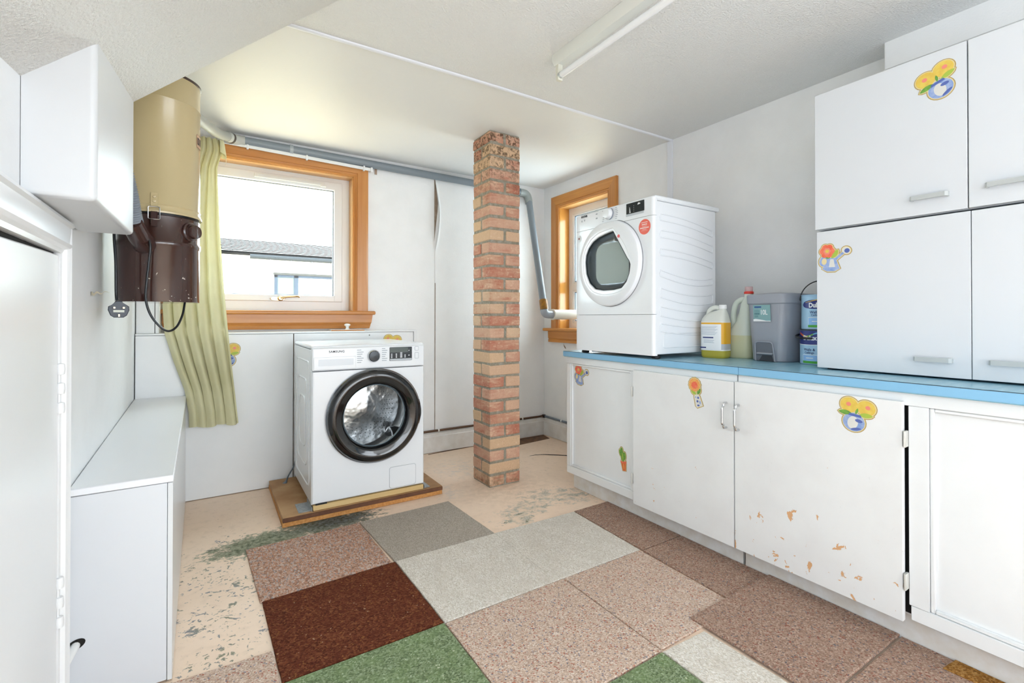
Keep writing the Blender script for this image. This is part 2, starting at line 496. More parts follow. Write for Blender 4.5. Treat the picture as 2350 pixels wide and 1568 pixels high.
# sloping underside of the stairs
def sz(x, y): return 1.583 + 0.885 * (x + 0.192) + 0.147 * (y - 1.27)
def sx(y): return -0.192 + (H - 1.583 - 0.147 * (y - 1.27)) / 0.885
mb = MB(); ring = []
for y in (0.35, 1.78):
    xl = left_x(y) - 0.05
    ring.append([(xl, y, sz(xl, y)), (sx(y) + 0.02, y, H + 0.018), (xl, y, H + 0.018)])
mb.loops(ring, cap0=True, cap1=True)
tag(mb.build('ceiling_stairs', m_soffit, origin=(0, 0.5, H)), 'textured sloping underside of the stairs at top left', 'ceiling', kind='structure')

# ceiling and wall cover strips
def strip_ceiling(u, v):
    x = left_x(2.04) + 0.02 + u * (W - left_x(2.04) - 0.02)
    a = math.pi * v
    return Vector((x, 2.045 + 0.006 * math.sin(u * 9) * (1 - u) - 0.013 * math.cos(a), H - 0.007 * math.sin(a) - 0.0005))
tag(MB().grid(strip_ceiling, 60, 6).build('trim_1', M('strip_white', 'eef0f6', 0.4), recalc=False), 'white cover strip running across the ceiling', 'trim', kind='structure')
tag(MB().box(W - 0.008, W, 2.035, 2.075, 1.0, H - 0.004, 0.002).build('trim_2', M('strip_white', 'eef0f6', 0.4)),
    'white vertical cover strip on the right wall', 'trim', kind='structure')
# low bulkhead above the wall cupboards
tag(MB().box(2.35, W, -1.2, 0.84, 2.06, H + 0.004, 0.004).build('trim_3', m_wall), 'shallow bulkhead under the ceiling above the wall cupboards', 'trim', kind='structure')

# skirting boards
def skirting(name, a, b, n, label):
    prof = [(0.0, 0.0), (0.02, 0.0), (0.02, 0.118), (0.014, 0.124), (0.014, 0.14), (0.008, 0.150), (0.0, 0.152)]
    a, b, n = Vector(a), Vector(b), Vector(n)
    mb = MB(); mb.loops([[p + n * q[0] + Z * q[1] for q in prof] for p in (a, b)], cap0=True, cap1=True)
    return tag(mb.build(name, M('skirting_paint', 'e7e5e2', 0.4, bump=(20, 0.15), var=(14, 'dcd8d3')), angle=25), label, 'skirting', kind='structure')
skirting('baseboard_back', (1.24, D, 0.004), (W, D, 0.004), (0, -1, 0), 'scuffed white skirting along the back wall')
skirting('baseboard_right', (W, D - 0.02, 0.004), (W, 2.30, 0.004), (-1, 0, 0), 'short scuffed white skirting left of the cupboards')
mb = MB()
mb.prism([(1.92, 3.24), (2.12, 3.262), (2.434, 3.295), (2.46, 3.423), (1.90, 3.423)], (0, 0, 0.0), X, Y, 0.002)
mb.prism([(0, 0), (0.47, 0.03), (0.47, 0.05), (0.2, 0.03), (0, 0.01)], (1.38, 3.40, 0.0), X, Y, 0.0015)
tag(mb.build('floor_lining', M('brown_lino_scrap', '7d5c40', 0.7, var=(30, '5b4230'))), 'strip of brown lino exposed along the back skirting', 'lino')
mb = MB()   # lifted crack in the screed
crk = [(2.00, 2.96), (2.05, 2.955), (2.11, 2.93), (2.14, 2.90), (2.22, 2.83), (2.30, 2.76)]
mb.tube([(x, y, 0.001) for x, y in crk], [0.001, 0.002, 0.003, 0.004, 0.004, 0.003], 6)
tag(mb.build('floor_crack', M('crack_dark', '2b2520', 0.9)), 'dark crack in the concrete floor left of the cupboards', 'crack')

# ------------------------------------------------------------------ back window
m_oakx = wood('varnished_pine_x', 'cd8f4e', 'bb7839', 'x', 0.3)
m_oaky = wood('varnished_pine_y', 'd8964a', 'c58038', 'y', 0.3)
m_oakz = wood('varnished_pine_z', 'cd8f4e', 'bb7839', 'z', 0.3)
win = thing('window_1', (0.36, D, 1.0), 'pine-framed white window above the washing machine', 'window', kind='structure')
FY = 3.542   # plane of the plastic frame
def architrave(parent, p0, p1, inward, out, mat, m0=True, m1=True, w=0.10):
    """p0,p1 inner edge end points, mitred"""
    p0, p1, inward, out = Vector(p0), Vector(p1), Vector(inward), Vector(out)
    d = (p1 - p0).normalized()
    prof = [(0.0, 0.0), (0.0, 0.012), (0.006, 0.017), (0.016, 0.015), (0.024, 0.018), (0.026, 0.024), (0.088, 0.026), (w, 0.020), (w, 0.0)]
    rings = []
    for p, s, mit in ((p0, -1, m0), (p1, 1, m1)):
        rings.append([p - inward * q[0] + out * q[1] + (d * (s * q[0]) if mit else Vector()) for q in prof])
    mb = MB(); mb.loops(rings, cap0=True, cap1=True)
    return mb.build('architrave', mat, parent, angle=25)
architrave(win, (WX0, D, WZ1), (WX1, D, WZ1), (0, 0, -1), (0, -1, 0), m_oakx)
architrave(win, (WX1, D, WZ0), (WX1, D, WZ1), (-1, 0, 0), (0, -1, 0), m_oakz, False, True)
architrave(win, (WX0, D, WZ0), (WX0, D, WZ1), (1, 0, 0), (0, -1, 0), m_oakz, False, True)
m_reveal = wood('pale_reveal', 'd9a868', 'cb9553', 'x', 0.25)
MB().box(WX1 - 0.004, WX1 + 0.012, D - 0.004, FY + 0.06, WZ0, WZ1).build('lining', wood('pale_reveal_z', 'd9a868', 'cb9553', 'z', 0.25), win)
MB().box(WX0 - 0.012, WX0 + 0.004, D - 0.004, FY + 0.06, WZ0, WZ1).build('lining', MATS['pale_reveal_z'], win)
MB().box(WX0, WX1, D - 0.004, FY + 0.06, WZ1 - 0.004, WZ1 + 0.012).build('lining', m_reveal, win)
MB().box(-0.252, 0.982, D - 0.052, FY + 0.06, WZ0 - 0.022, WZ0 + 0.004, 0.009, 3).build('sill', m_oakx, win)
mb = MB(); ring = []
for x0, x1, y, z in ((-0.235, 0.966, D - 0.028, 1.054), (-0.235, 0.958, D - 0.028, 1.0), (-0.23, 0.952, D - 0.022, 0.985), (-0.23, 0.950, D - 0.027, 0.978), (-0.225, 0.944, D - 0.024, 0.958)):
    ring.append([(x0, D + 0.01, z), (x1, D + 0.01, z), (x1, y, z), (x0, y, z)])
mb.loops(ring, cap0=True, cap1=True); mb.build('apron', m_oakx, win, angle=20)
def frame_rect(mb, x0, x1, z0, z1, w, y0, y1, bev=0.004):
    wl, wr, wb, wt = w
    mb.box(x0, x0 + wl, y0, y1, z0, z1, bev, 2).box(x1 - wr, x1, y0, y1, z0, z1, bev, 2)
    mb.box(x0 + wl - 0.004, x1 - wr + 0.004, y0 + 0.0005, y1, z0, z0 + wb, bev, 2).box(x0 + wl - 0.004, x1 - wr + 0.004, y0 + 0.0005, y1, z1 - wt, z1, bev, 2)
    return mb
frame_rect(MB(), WX0, WX1, 1.079, WZ1, (0.058, 0.058, 0.066, 0.040), FY, FY + 0.07).build('frame', m_upvc, win)
sash = frame_rect(MB(), WX0 + 0.05, WX1 - 0.052, 1.142, 1.984, (0.055, 0.055, 0.043, 0.056), FY - 0.012, FY + 0.05, 0.006).build('sash', m_upvc, win)
mb = MB(); frame_rect(mb, WX0 + 0.098, WX1 - 0.102, 1.182, 1.932, (0.010, 0.010, 0.008, 0.008), FY + 0.012, FY + 0.03, 0.001)
mb.build('gasket', M('grey_gasket', '6f767e', 0.6), sash)
MB().box(WX0 + 0.10, WX1 - 0.105, FY + 0.020, FY + 0.028, 1.184, 1.930).build('pane', m_glass, sash)
mb = MB(); mb.box(0.235, 0.66, FY - 0.026, FY - 0.010, 1.945, 1.972, 0.004, 2).box(0.635, 0.672, FY - 0.030, FY - 0.012, 1.940, 1.956, 0.003, 2)
for k in range(4): mb.box(0.25, 0.63, FY - 0.028, FY - 0.024, 1.949 + k * 0.005, 1.951 + k * 0.005)
mb.build('trickle_vent', M('vent_plastic', 'e6e6e2', 0.4), win)
m_brass = M('aged_brass', 'c9b48a', 0.25, 1.0)
mb = MB(); mb.prism(ell(0, 0, 0.045, 0.013, 28), (0.372, FY - 0.012, 1.158), X, Z, 0.010, bev=0.003)
mb.lathe([(0.017, 0.0), (0.017, 0.022), (0.012, 0.028), (0.0, 0.029)], (0.388, FY - 0.020, 1.160), '-y', 20)
hd = mb.build('window_handle', m_brass, win)
mb = MB(); mb.tube([(0.388, FY - 0.044, 1.164), (0.43, FY - 0.050, 1.172), (0.49, FY - 0.052, 1.175), (0.50, FY - 0.046, 1.170)], [0.008, 0.007, 0.006, 0.005], 10)
mb.build('lever', m_brass, hd)

# ------------------------------------------------------------------ right window
win2 = thing('window_2', (W, 2.92, 0.9), 'pine-framed window behind the tumble dryer', 'window', kind='structure')
architrave(win2, (W, RY1, RZ1), (W, RY0, RZ1), (0, 0, -1), (-1, 0, 0), m_oaky)
architrave(win2, (W, RY1, RZ0), (W, RY1, RZ1), (0, -1, 0), (-1, 0, 0), m_oakz, False, True)
architrave(win2, (W, RY0, RZ0), (W, RY0, RZ1), (0, 1, 0), (-1, 0, 0), m_oakz, False, True)
m_lz = wood('honey_reveal_z', 'cf9448', 'bf8038', 'z', 0.18)
MB().box(W - 0.004, W + 0.16, RY1 - 0.004, RY1 + 0.012, RZ0, RZ1).build('lining', m_lz, win2)
MB().box(W - 0.004, W + 0.16, RY0 - 0.012, RY0 + 0.004, RZ0, RZ1).build('lining', m_lz, win2)
MB().box(W - 0.004, W + 0.16, RY0, RY1, RZ1 - 0.004, RZ1 + 0.012).build('lining', wood('pale_reveal_y', 'd9a868', 'cb9553', 'y', 0.25), win2)
MB().box(W - 0.055, W + 0.16, 2.46, 3.40, RZ0 - 0.022, RZ0 + 0.004, 0.010, 3).build('sill', m_oaky, win2)
mb = MB(); ring = []
for x, z in ((W - 0.028, 0.918), (W - 0.026, 0.858), (W - 0.020, 0.85), (W - 0.026, 0.842), (W - 0.024, 0.824)):
    ring.append([(W + 0.01, 2.48, z), (x, 2.48, z), (x, 3.352, z), (W + 0.01, 3.352, z)])
mb.loops(ring, cap0=True, cap1=True); mb.build('apron', m_oaky, win2, angle=20)
FX = 2.582
mb = MB()
for y0, y1, z0, z1 in ((RY1 - 0.05, RY1, RZ0, RZ1), (RY0, RY0 + 0.05, RZ0, RZ1), (RY0 + 0.046, RY1 - 0.046, RZ0, RZ0 + 0.05), (RY0 + 0.046, RY1 - 0.046, RZ1 - 0.06, RZ1), (RY0 + 0.046, RY1 - 0.046, 1.262, 1.325)):
    xo = 0.001 if y1 - y0 > 0.2 else 0.0
    mb.box(FX + xo, FX + 0.07 - xo, y0, y1, z0, z1, 0.004, 2)
mb.build('frame', m_upvc, win2)
for z0, z1 in ((0.995, 1.262), (1.325, 1.907)):
    mb = MB()
    for y0, y1, a, b in ((RY1 - 0.066, RY1 - 0.048, z0 - 0.004, z1 + 0.004), (RY0 + 0.048, RY0 + 0.066, z0 - 0.004, z1 + 0.004), (RY0 + 0.05, RY1 - 0.05, z0 - 0.006, z0 + 0.012), (RY0 + 0.05, RY1 - 0.05, z1 - 0.012, z1 + 0.006)):
        xo = 0.001 if y1 - y0 > 0.2 else 0.0
        mb.box(FX + 0.004 + xo, FX + 0.05 - xo, y0, y1, a, b, 0.003)
    sh = mb.build('sash', m_upvc, win2)
    mb = MB()
    for y0, y1, a, b in ((RY1 - 0.073, RY1 - 0.066, z0, z1), (RY0 + 0.066, RY0 + 0.073, z0, z1), (RY0 + 0.06, RY1 - 0.06, z0 + 0.01, z0 + 0.017), (RY0 + 0.06, RY1 - 0.06, z1 - 0.017, z1 - 0.01)):
        mb.box(FX + 0.012, FX + 0.03, y0, y1, a, b)
    mb.build('gasket', MATS['grey_gasket'], sh)
    MB().box(FX + 0.018, FX + 0.026, RY0 + 0.06, RY1 - 0.06, z0 + 0.004, z1 - 0.004).build('pane', m_glass, sh)

# ------------------------------------------------------------------ cupboard door on the left
door = thing('door_1', (left_x(1.1), 1.1, 0.0), 'white painted cupboard door at the left edge', 'door', kind='structure')
ux = Vector((0.0196, -1, 0)).normalized()       # along the left wall towards the camera
nx = Vector((1, 0.0196, 0)).normalized()         # out of the left wall
def lwp(y, z, out): return Vector((left_x(y), y, z)) + nx * out
mb = MB()   # slab (slightly dropped: a dark wedge shows above it)
mb.hexa([lwp(0.72, 0.01, -0.004), lwp(0.72, 0.01, 0.012), lwp(1.506, 0.01, 0.012), lwp(1.506, 0.01, -0.004),
         lwp(0.72, 1.150, -0.004), lwp(0.72, 1.150, 0.012), lwp(1.506, 1.176, 0.012), lwp(1.506, 1.176, -0.004)], 0.003)
slab = mb.build('door_slab', m_gloss, door)
MB().hexa([lwp(0.70, 1.13, -0.003), lwp(0.70, 1.13, 0.003), lwp(1.508, 1.16, 0.003), lwp(1.508, 1.16, -0.003),
           lwp(0.70, 1.20, -0.003), lwp(0.70, 1.20, 0.003), lwp(1.508, 1.20, 0.003), lwp(1.508, 1.20, -0.003)]).build('door_gap', m_dark, door)
def cas(prof, a, b):
    mb = MB(); mb.loops([[a(q) for q in prof], [b(q) for q in prof]], cap0=True, cap1=True)
    return mb.build('casing', m_gloss, door, angle=22)
prof = [(0.0, -0.003), (0.0, 0.018), (0.010, 0.020), (0.014, 0.030), (0.022, 0.034), (0.026, 0.026), (0.074, 0.022), (0.080, 0.028), (0.090, 0.024), (0.094, -0.003)]
cas(prof, lambda q: lwp(1.508 + q[0] * 0.95, 0.0, q[1] * 0.8), lambda q: lwp(1.508 + q[0] * 0.95, 1.180 + q[0] * 0.9, q[1] * 0.8))
cas(prof, lambda q: lwp(0.40, 1.168 + q[0] * 0.95, q[1]), lambda q: lwp(1.508 + q[0] * 0.95, 1.180 + q[0] * 0.9, q[1]))
for z in (0.866, 0.372):
    mb = MB()
    for k in (-0.045, 0.0, 0.045):
        mb.lathe([(0.0, -0.014), (0.007, -0.012), (0.0085, 0), (0.007, 0.012), (0.0, 0.014)], lwp(1.509, z + k, 0.016), 'z', 10)
    mb.tube([lwp(1.509, z - 0.055, 0.013), lwp(1.509, z + 0.055, 0.013)], 0.003, 8)
    mb.build('hinge', m_gloss, door)
# ------------------------------------------------------------------ stickers (flat printed cut-outs)
_SM = [M('sticker_edge', 'b59a5c', 0.5), M('sticker_cream', 'e3d3a0', 0.5), M('sticker_yellow', 'e4c95c', 0.5, var=(60, 'dcb64c')),
       M('sticker_red', 'e8603f', 0.5, var=(60, 'ef7f62')), M('sticker_pink', 'e88a78', 0.5), M('sticker_green', '7fae45', 0.5, var=(80, '5e9440')),
       M('sticker_lime', 'a9bf4a', 0.5), M('sticker_blue', '7f9bd0', 0.5, var=(70, 'a7b6d8')), M('sticker_deepblue', '5668ac', 0.5),
       M('sticker_white', 'd9d8d2', 0.5), M('sticker_orange', 'ea9457', 0.5, var=(90, 'e7b45f')), M('sticker_terracotta', 'e0703a', 0.5)]
_SI = {k: i for i, k in enumerate(('edge', 'cream', 'yellow', 'red', 'pink', 'green', 'lime', 'blue', 'deep', 'white', 'orange', 'terra'))}
def leaf(x0, y0, x1, y1, w, n=8):
    dx, dy = x1 - x0, y1 - y0; l = math.hypot(dx, dy); px, py = -dy / l, dx / l; up = []; dn = []
    for i in range(n + 1):
        t = i / n; k = w * math.sin(math.pi * t) ** 0.8 if 0 < t < 1 else 0
        up.append((x0 + dx * t + px * k, y0 + dy * t + py * k)); dn.append((x0 + dx * t - px * k, y0 + dy * t - py * k))
    return up[:-1] + dn[::-1][:-1]
def petals(cx, cy, r, k, depth, n=60):
    return [(cx + r * (1 - depth + depth * abs(math.cos(k * a / 2))) * math.cos(a), cy + r * (1 - depth + depth * abs(math.cos(k * a / 2))) * math.sin(a)) for a in (2 * math.pi * i / n for i in range(n))]
def grow(pts, d):
    k = len(pts); ar = sum(pts[i][0] * pts[(i + 1) % k][1] - pts[(i + 1) % k][0] * pts[i][1] for i in range(k)); s = 1 if ar > 0 else -1
    out = []
    for i in range(k):
        (ax, ay), (bx, by), (cx, cy) = pts[i - 1], pts[i], pts[(i + 1) % k]
        nx_, ny_ = (cy - ay) * s, -(cx - ax) * s; l = math.hypot(nx_, ny_) or 1
        out.append((bx + nx_ / l * d, by + ny_ / l * d))
    return out
def sticker_shapes(kind):
    if kind == 'vase':      # two yellow daisies in a round blue vase (unit height about 1)
        return [(ell(0.0, -0.24, 0.29, 0.27), 'blue'), (ell(-0.02, -0.26, 0.14, 0.19), 'white'), (ell(0.12, -0.16, 0.10, 0.05), 'deep'), (ell(0.10, -0.42, 0.14, 0.04, rot=0.4), 'deep'),
                (ell(-0.22, 0.22, 0.24, 0.22), 'yellow'), (ell(0.22, 0.27, 0.24, 0.22), 'yellow'), (leaf(-0.10, 0.0, -0.46, -0.06, 0.07), 'green'),
                (leaf(0.08, 0.02, 0.44, 0.10, 0.07), 'lime'), (leaf(0.0, 0.0, 0.02, 0.2, 0.035), 'green'), (ell(-0.24, 0.24, 0.065, 0.06), 'pink'), (ell(0.26, 0.30, 0.065, 0.06), 'pink'),
                ([(-0.16, -0.01), (0.14, 0.02), (0.17, -0.05), (-0.18, -0.08)], 'deep')]
    if kind == 'can':       # red flower in a blue watering can
        return [([(-0.16, 0.02), (0.10, 0.0), (0.24, -0.36), (0.10, -0.44), (-0.14, -0.44), (-0.30, -0.36)], 'blue'), ([(-0.06, -0.03), (0.04, -0.03), (0.10, -0.30), (-0.10, -0.30)], 'white'),
                (ell(-0.27, -0.10, 0.14, 0.17), 'blue'), (ell(-0.25, -0.10, 0.08, 0.11), 'cream'), ([(0.06, -0.02), (0.12, -0.08), (0.40, 0.17), (0.35, 0.24)], 'blue'),
                (ell(0.42, 0.24, 0.13, 0.11, rot=-0.5), 'white'), (ell(0.44, 0.23, 0.08, 0.075), 'deep'), (leaf(-0.03, 0.0, 0.17, 0.28, 0.09), 'lime'), (leaf(-0.06, 0.02, -0.24, 0.07, 0.05), 'green'),
                (petals(-0.17, 0.25, 0.24, 6, 0.16), 'red'), (petals(-0.17, 0.25, 0.12, 6, 0.2), 'pink'), (ell(-0.17, 0.25, 0.06), 'yellow')]
    if kind == 'cactus':
        return [([(-0.13, -0.14), (0.17, -0.14), (0.12, -0.5), (-0.06, -0.5)], 'terra'), ([(-0.16, -0.10), (0.20, -0.10), (0.19, -0.18), (-0.15, -0.18)], 'red'),
                (ell(0.0, 0.12, 0.10, 0.24), 'green'), (ell(-0.11, 0.25, 0.07, 0.15, rot=0.2), 'green'), (ell(-0.03, 0.37, 0.07, 0.12), 'green'), (ell(0.12, 0.13, 0.07, 0.17, rot=-0.1), 'green'),
                (ell(0.0, 0.1, 0.03, 0.18), 'lime'), (ell(0.02, -0.32, 0.03, 0.13), 'orange')]
    if kind == 'single':    # one orange bloom in a spotted bottle vase
        return [([(-0.06, -0.06), (0.05, -0.06), (0.10, -0.12), (0.19, -0.44), (-0.04, -0.50), (-0.08, -0.45), (-0.11, -0.12)], 'white'),
                (ell(0.04, -0.17, 0.04), 'deep'), (ell(0.0, -0.29, 0.04), 'deep'), (ell(0.10, -0.33, 0.035, 0.06), 'blue'), (ell(0.02, -0.43, 0.05, 0.03), 'deep'), (ell(-0.06, -0.15, 0.03), 'blue'),
                (leaf(-0.02, -0.06, -0.22, 0.10, 0.06), 'lime'), (leaf(0.02, -0.06, 0.17, 0.14, 0.06), 'green'), (petals(-0.05, 0.27, 0.235, 14, 0.12), 'orange'), (petals(-0.05, 0.26, 0.14, 10, 0.25), 'red')]
def sticker(kind, org, u, v, size, parent, label, rot=0.0, mirror=False, clip=None):
    u, v = Vector(u), Vector(v)
    uu = u * math.cos(rot) + v * math.sin(rot); vv = -u * math.sin(rot) + v * math.cos(rot)
    mb = MB(); sh = sticker_shapes(kind); k = 0
    def cv(pts):
        p = [((-x if mirror else x) * size, y * size) for x, y in pts]
        return p[::-1] if mirror else p
    for pts, c in sh: mb.flat(cv(grow(pts, 0.045)), org, uu, vv, 0.0005 + 0.00001 * k, _SI['edge']); k += 1
    for pts, c in sh: mb.flat(cv(grow(pts, 0.022)), org, uu, vv, 0.0009 + 0.00001 * k, _SI['cream']); k += 1
    for i, (pts, c) in enumerate(sh): mb.flat(cv(pts), org, uu, vv, 0.0014 + 0.00004 * i, _SI[c])
    o = mb.build('sticker', _SM, parent, recalc=False)
    o['label'] = label
    return o

# ------------------------------------------------------------------ white boxing under the window
bx = thing('window_boxing', (0.43, 3.35, 0.0), 'white panelled boxing along the wall under the back window', 'boxing')
BY = 3.262
m_board = M('white_board', 'eff0f1', 0.4, bump=(14, 0.06), var=(5, 'ebedee'))
lp = MB().box(left_x(BY) + 0.004, 0.432, BY, BY + 0.016, 0.004, 0.933, 0.0015).build('panel', m_board, bx)
rp = MB().box(0.437, 1.209, BY, BY + 0.016, 0.004, 0.933, 0.0015).build('panel', m_board, bx)
MB().box(1.212, 1.236, BY - 0.002, D, 0.004, 0.944, 0.002).build('end_post', m_board, bx)
MB().box(left_x(BY) + 0.004, 1.236, BY - 0.003, D, 0.9345, 0.9445, 0.002).build('ledge', m_board, bx)
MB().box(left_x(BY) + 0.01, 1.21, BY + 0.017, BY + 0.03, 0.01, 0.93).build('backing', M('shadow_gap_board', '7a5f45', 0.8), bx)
sticker('vase', (0.085, BY, 0.815), X, Z, 0.13, lp, 'flower sticker half hidden by the curtain')
sticker('vase', (1.060, BY, 0.850), X, Z, 0.13, rp, 'flower sticker peeping over the washing machine', mirror=True)
for q_ in ((0.90, BY, 0.915), (0.447, BY, 0.655)):
    MB().lathe([(0.0, 0.0), (0.004, 0.001), (0.004, 0.002), (0.0, 0.003)], q_, '-y', 10).build('screw', M('screw_dark', '6b645c', 0.5), bx)
# loose cover plate with a knob lying on the ledge
kp = thing('knob_plate', (0.77, 3.33, 0.945), 'small white plate with a round knob lying on the window ledge', 'plate')
mb = MB().box(0.662, 0.872, 3.285, 3.385, 0.9448, 0.9535, 0.003, 2)
mb.build('plate', [M('plate_white', 'eae8e4', 0.35)], kp)
MB().box(0.660, 0.874, 3.283, 3.2855, 0.9448, 0.9515, 0.0008).build('plate_edge', M('raw_edge_orange', 'c98a56', 0.7), kp)
mb = MB().lathe([(0.016, 0.0), (0.012, 0.006), (0.009, 0.014), (0.012, 0.022), (0.020, 0.028), (0.020, 0.034), (0.010, 0.039), (0.0, 0.040)], (0.772, 3.33, 0.9533), 'z', 24, cap0=True)
mb.build('knob', M('knob_white', 'f0f0ee', 0.2), kp)

# ------------------------------------------------------------------ boxed bench along the left wall
bn = thing('boxed_bench', (-0.2, 2.4, 0.0), 'long low white boxed-in bench against the left wall', 'bench')
def bxr(y): return -0.088 - 0.0165 * (y - 1.683)
yA, yB = 1.683, BY - 0.002
zA, zB = 0.583, 0.597
mb = MB().hexa([(left_x(yA) + 0.002, yA - 0.004, zA - 0.019), (bxr(yA) + 0.002, yA - 0.004, zA - 0.019), (bxr(yB) + 0.002, yB, zB - 0.019), (left_x(yB) + 0.002, yB, zB - 0.019),
                (left_x(yA) + 0.002, yA - 0.004, zA), (bxr(yA) + 0.002, yA - 0.004, zA), (bxr(yB) + 0.002, yB, zB), (left_x(yB) + 0.002, yB, zB)], 0.002)
mb.build('top_panel', m_bench, bn)
fp = MB().box(left_x(yA) + 0.002, bxr(yA) - 0.013, yA, yA + 0.018, 0.0065, zA - 0.021, 0.001).build('front_panel', m_lam, bn)
mb = MB().hexa([(bxr(yA) - 0.012, yA, 0.004), (bxr(yA), yA, 0.004), (bxr(yB), yB, 0.004), (bxr(yB) - 0.012, yB, 0.004),
                (bxr(yA) - 0.012, yA, zA - 0.021), (bxr(yA), yA, zA - 0.021), (bxr(yB), yB, zB - 0.021), (bxr(yB) - 0.012, yB, zB - 0.021)], 0.001)
mb.build('side_panel', M('side_board', 'dcdedf', 0.25), bn)
mb = MB().flat(ell(0, 0, 0.020, 0.013, 20, 0.4), (-0.292, yA, 0.176), X, Z, 0.0008); mb.build('pipe_hole', m_dark, bn, recalc=False)
mb = MB().tube([(-0.290, yA + 0.02, 0.176), (-0.296, yA - 0.02, 0.170), (-0.303, yA - 0.05, 0.158)], [0.010, 0.010, 0.009], 12)
mb.build('pipe_stub', M('white_plastic', 'eeeeec', 0.3), bn)

# ------------------------------------------------------------------ boxed duct under the stairs
y0b, y1b, xr0, xr1, zb = 1.265, 1.779, -0.192, -0.190, 1.263
mb = MB()
c = []
for top in (0, 1):
    for x, y in ((left_x(y0b) + 0.001, y0b), (xr0, y0b), (xr1, y1b), (left_x(y1b) + 0.001, y1b)):
        c.append((x, y, (sz(x, y) + 0.004) if top else zb + (0.006 if y > 1.5 else 0)))
mb.hexa(c)
es = [e for e in mb.bm.edges if all(v.co.z < 1.3 for v in e.verts)] + [e for e in mb.bm.edges if all(v.co.x > -0.2 and v.co.y < 1.3 for v in e.verts)]
bmesh.ops.bevel(mb.bm, geom=es, offset=0.012, segments=3, profile=0.5, affect='EDGES')
mb.wn = True
tag(mb.build('duct_boxing', M('boxing_gloss', 'd6d8da', 0.38, bump=(12, 0.05)), angle=50), 'white boxed-in duct hanging under the sloping stairs', 'boxing')

# ------------------------------------------------------------------ brick pillar
PX, PY, PS, NC = 1.4195, 2.5297, 0.2165, 29
m_brick = bpy.data.materials.new('old_brick'); _t = NT(m_brick)
oi = _t.new('ShaderNodeObjectInfo')
geo_v = _t.coords('world'); ov = _t.coords('object')
rnd = oi.outputs['Random']
basec = _t.ramp(rnd, [(0.0, 'd6b692'), (0.25, 'd3ab90'), (0.45, 'cd9f88'), (0.65, 'c38c74'), (0.84, 'b97760'), (1.0, 'd8bf9e')])
streak = _t.noise(_t.coords('object', (9, 9, 110)), 1.0, 5, 0.6, 0.7)
amt = _t.math('MULTIPLY', _t.rng(streak, 0.42, 0.62), _t.rng(rnd, 0.15, 0.5))
col = _t.mix(_t.math('MULTIPLY', amt, 0.75), basec, _t.mix(_t.rng(_t.noise(ov, 14), 0.4, 0.6), lin('b2634c'), lin('dfbd9f')))
col = _t.mix(_t.rng(_t.noise(geo_v, 240, 3), 0.60, 0.70, 0, 0.6), col, lin('8a5c40'))
col = _t.mix(_t.rng(_t.noise(geo_v, 60, 5), 0.58, 0.72, 0, 0.5), col, lin('e7cdb0'))
sepz = _t.new('ShaderNodeSeparateXYZ'); _t.link(geo_v, sepz.inputs[0])
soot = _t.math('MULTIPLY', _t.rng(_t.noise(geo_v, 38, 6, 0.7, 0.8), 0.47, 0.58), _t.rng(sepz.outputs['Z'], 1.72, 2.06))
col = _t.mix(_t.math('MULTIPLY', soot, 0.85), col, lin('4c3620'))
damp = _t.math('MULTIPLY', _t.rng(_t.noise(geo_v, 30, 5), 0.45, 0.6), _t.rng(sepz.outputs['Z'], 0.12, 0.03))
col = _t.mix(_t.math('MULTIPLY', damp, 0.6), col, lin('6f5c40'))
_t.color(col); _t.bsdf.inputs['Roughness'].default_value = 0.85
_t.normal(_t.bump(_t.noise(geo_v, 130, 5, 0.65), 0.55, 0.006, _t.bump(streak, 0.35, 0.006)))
m_mortar = bpy.data.materials.new('grey_mortar'); _t = NT(m_mortar); _v = _t.coords('world')
_t.color(_t.mix(_t.rng(_t.noise(_v, 50, 6), 0.4, 0.65), lin('8b8473'), lin('a39d90'))); _t.bsdf.inputs['Roughness'].default_value = 0.95
_t.normal(_t.bump(_t.noise(_v, 120, 5), 0.7, 0.006))
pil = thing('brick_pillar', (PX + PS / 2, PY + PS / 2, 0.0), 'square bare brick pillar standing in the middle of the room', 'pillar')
i_ = 0.0035
mb = MB(); nseg = 90
rings = []
for k in range(nseg + 1):
    z = H * k / nseg
    def jt(a): return 0.0022 * noise.noise(Vector((a * 7.3, z * 31, 3.1)))
    rings.append([(PX + i_ + jt(1), PY + i_ + jt(2), z), (PX + PS / 2, PY + i_ + jt(3), z), (PX + PS - i_ + jt(4), PY + i_ + jt(5), z), (PX + PS - i_ + jt(9), PY + PS / 2, z),
                  (PX + PS - i_ + jt(6), PY + PS - i_, z), (PX + PS / 2, PY + PS - i_, z), (PX + i_ + jt(7), PY + PS - i_, z), (PX + i_ + jt(8), PY + PS / 2, z)])
mb.loops(rings, cap0=True, cap1=True).build('mortar', m_mortar, pil)
hc = H / NC
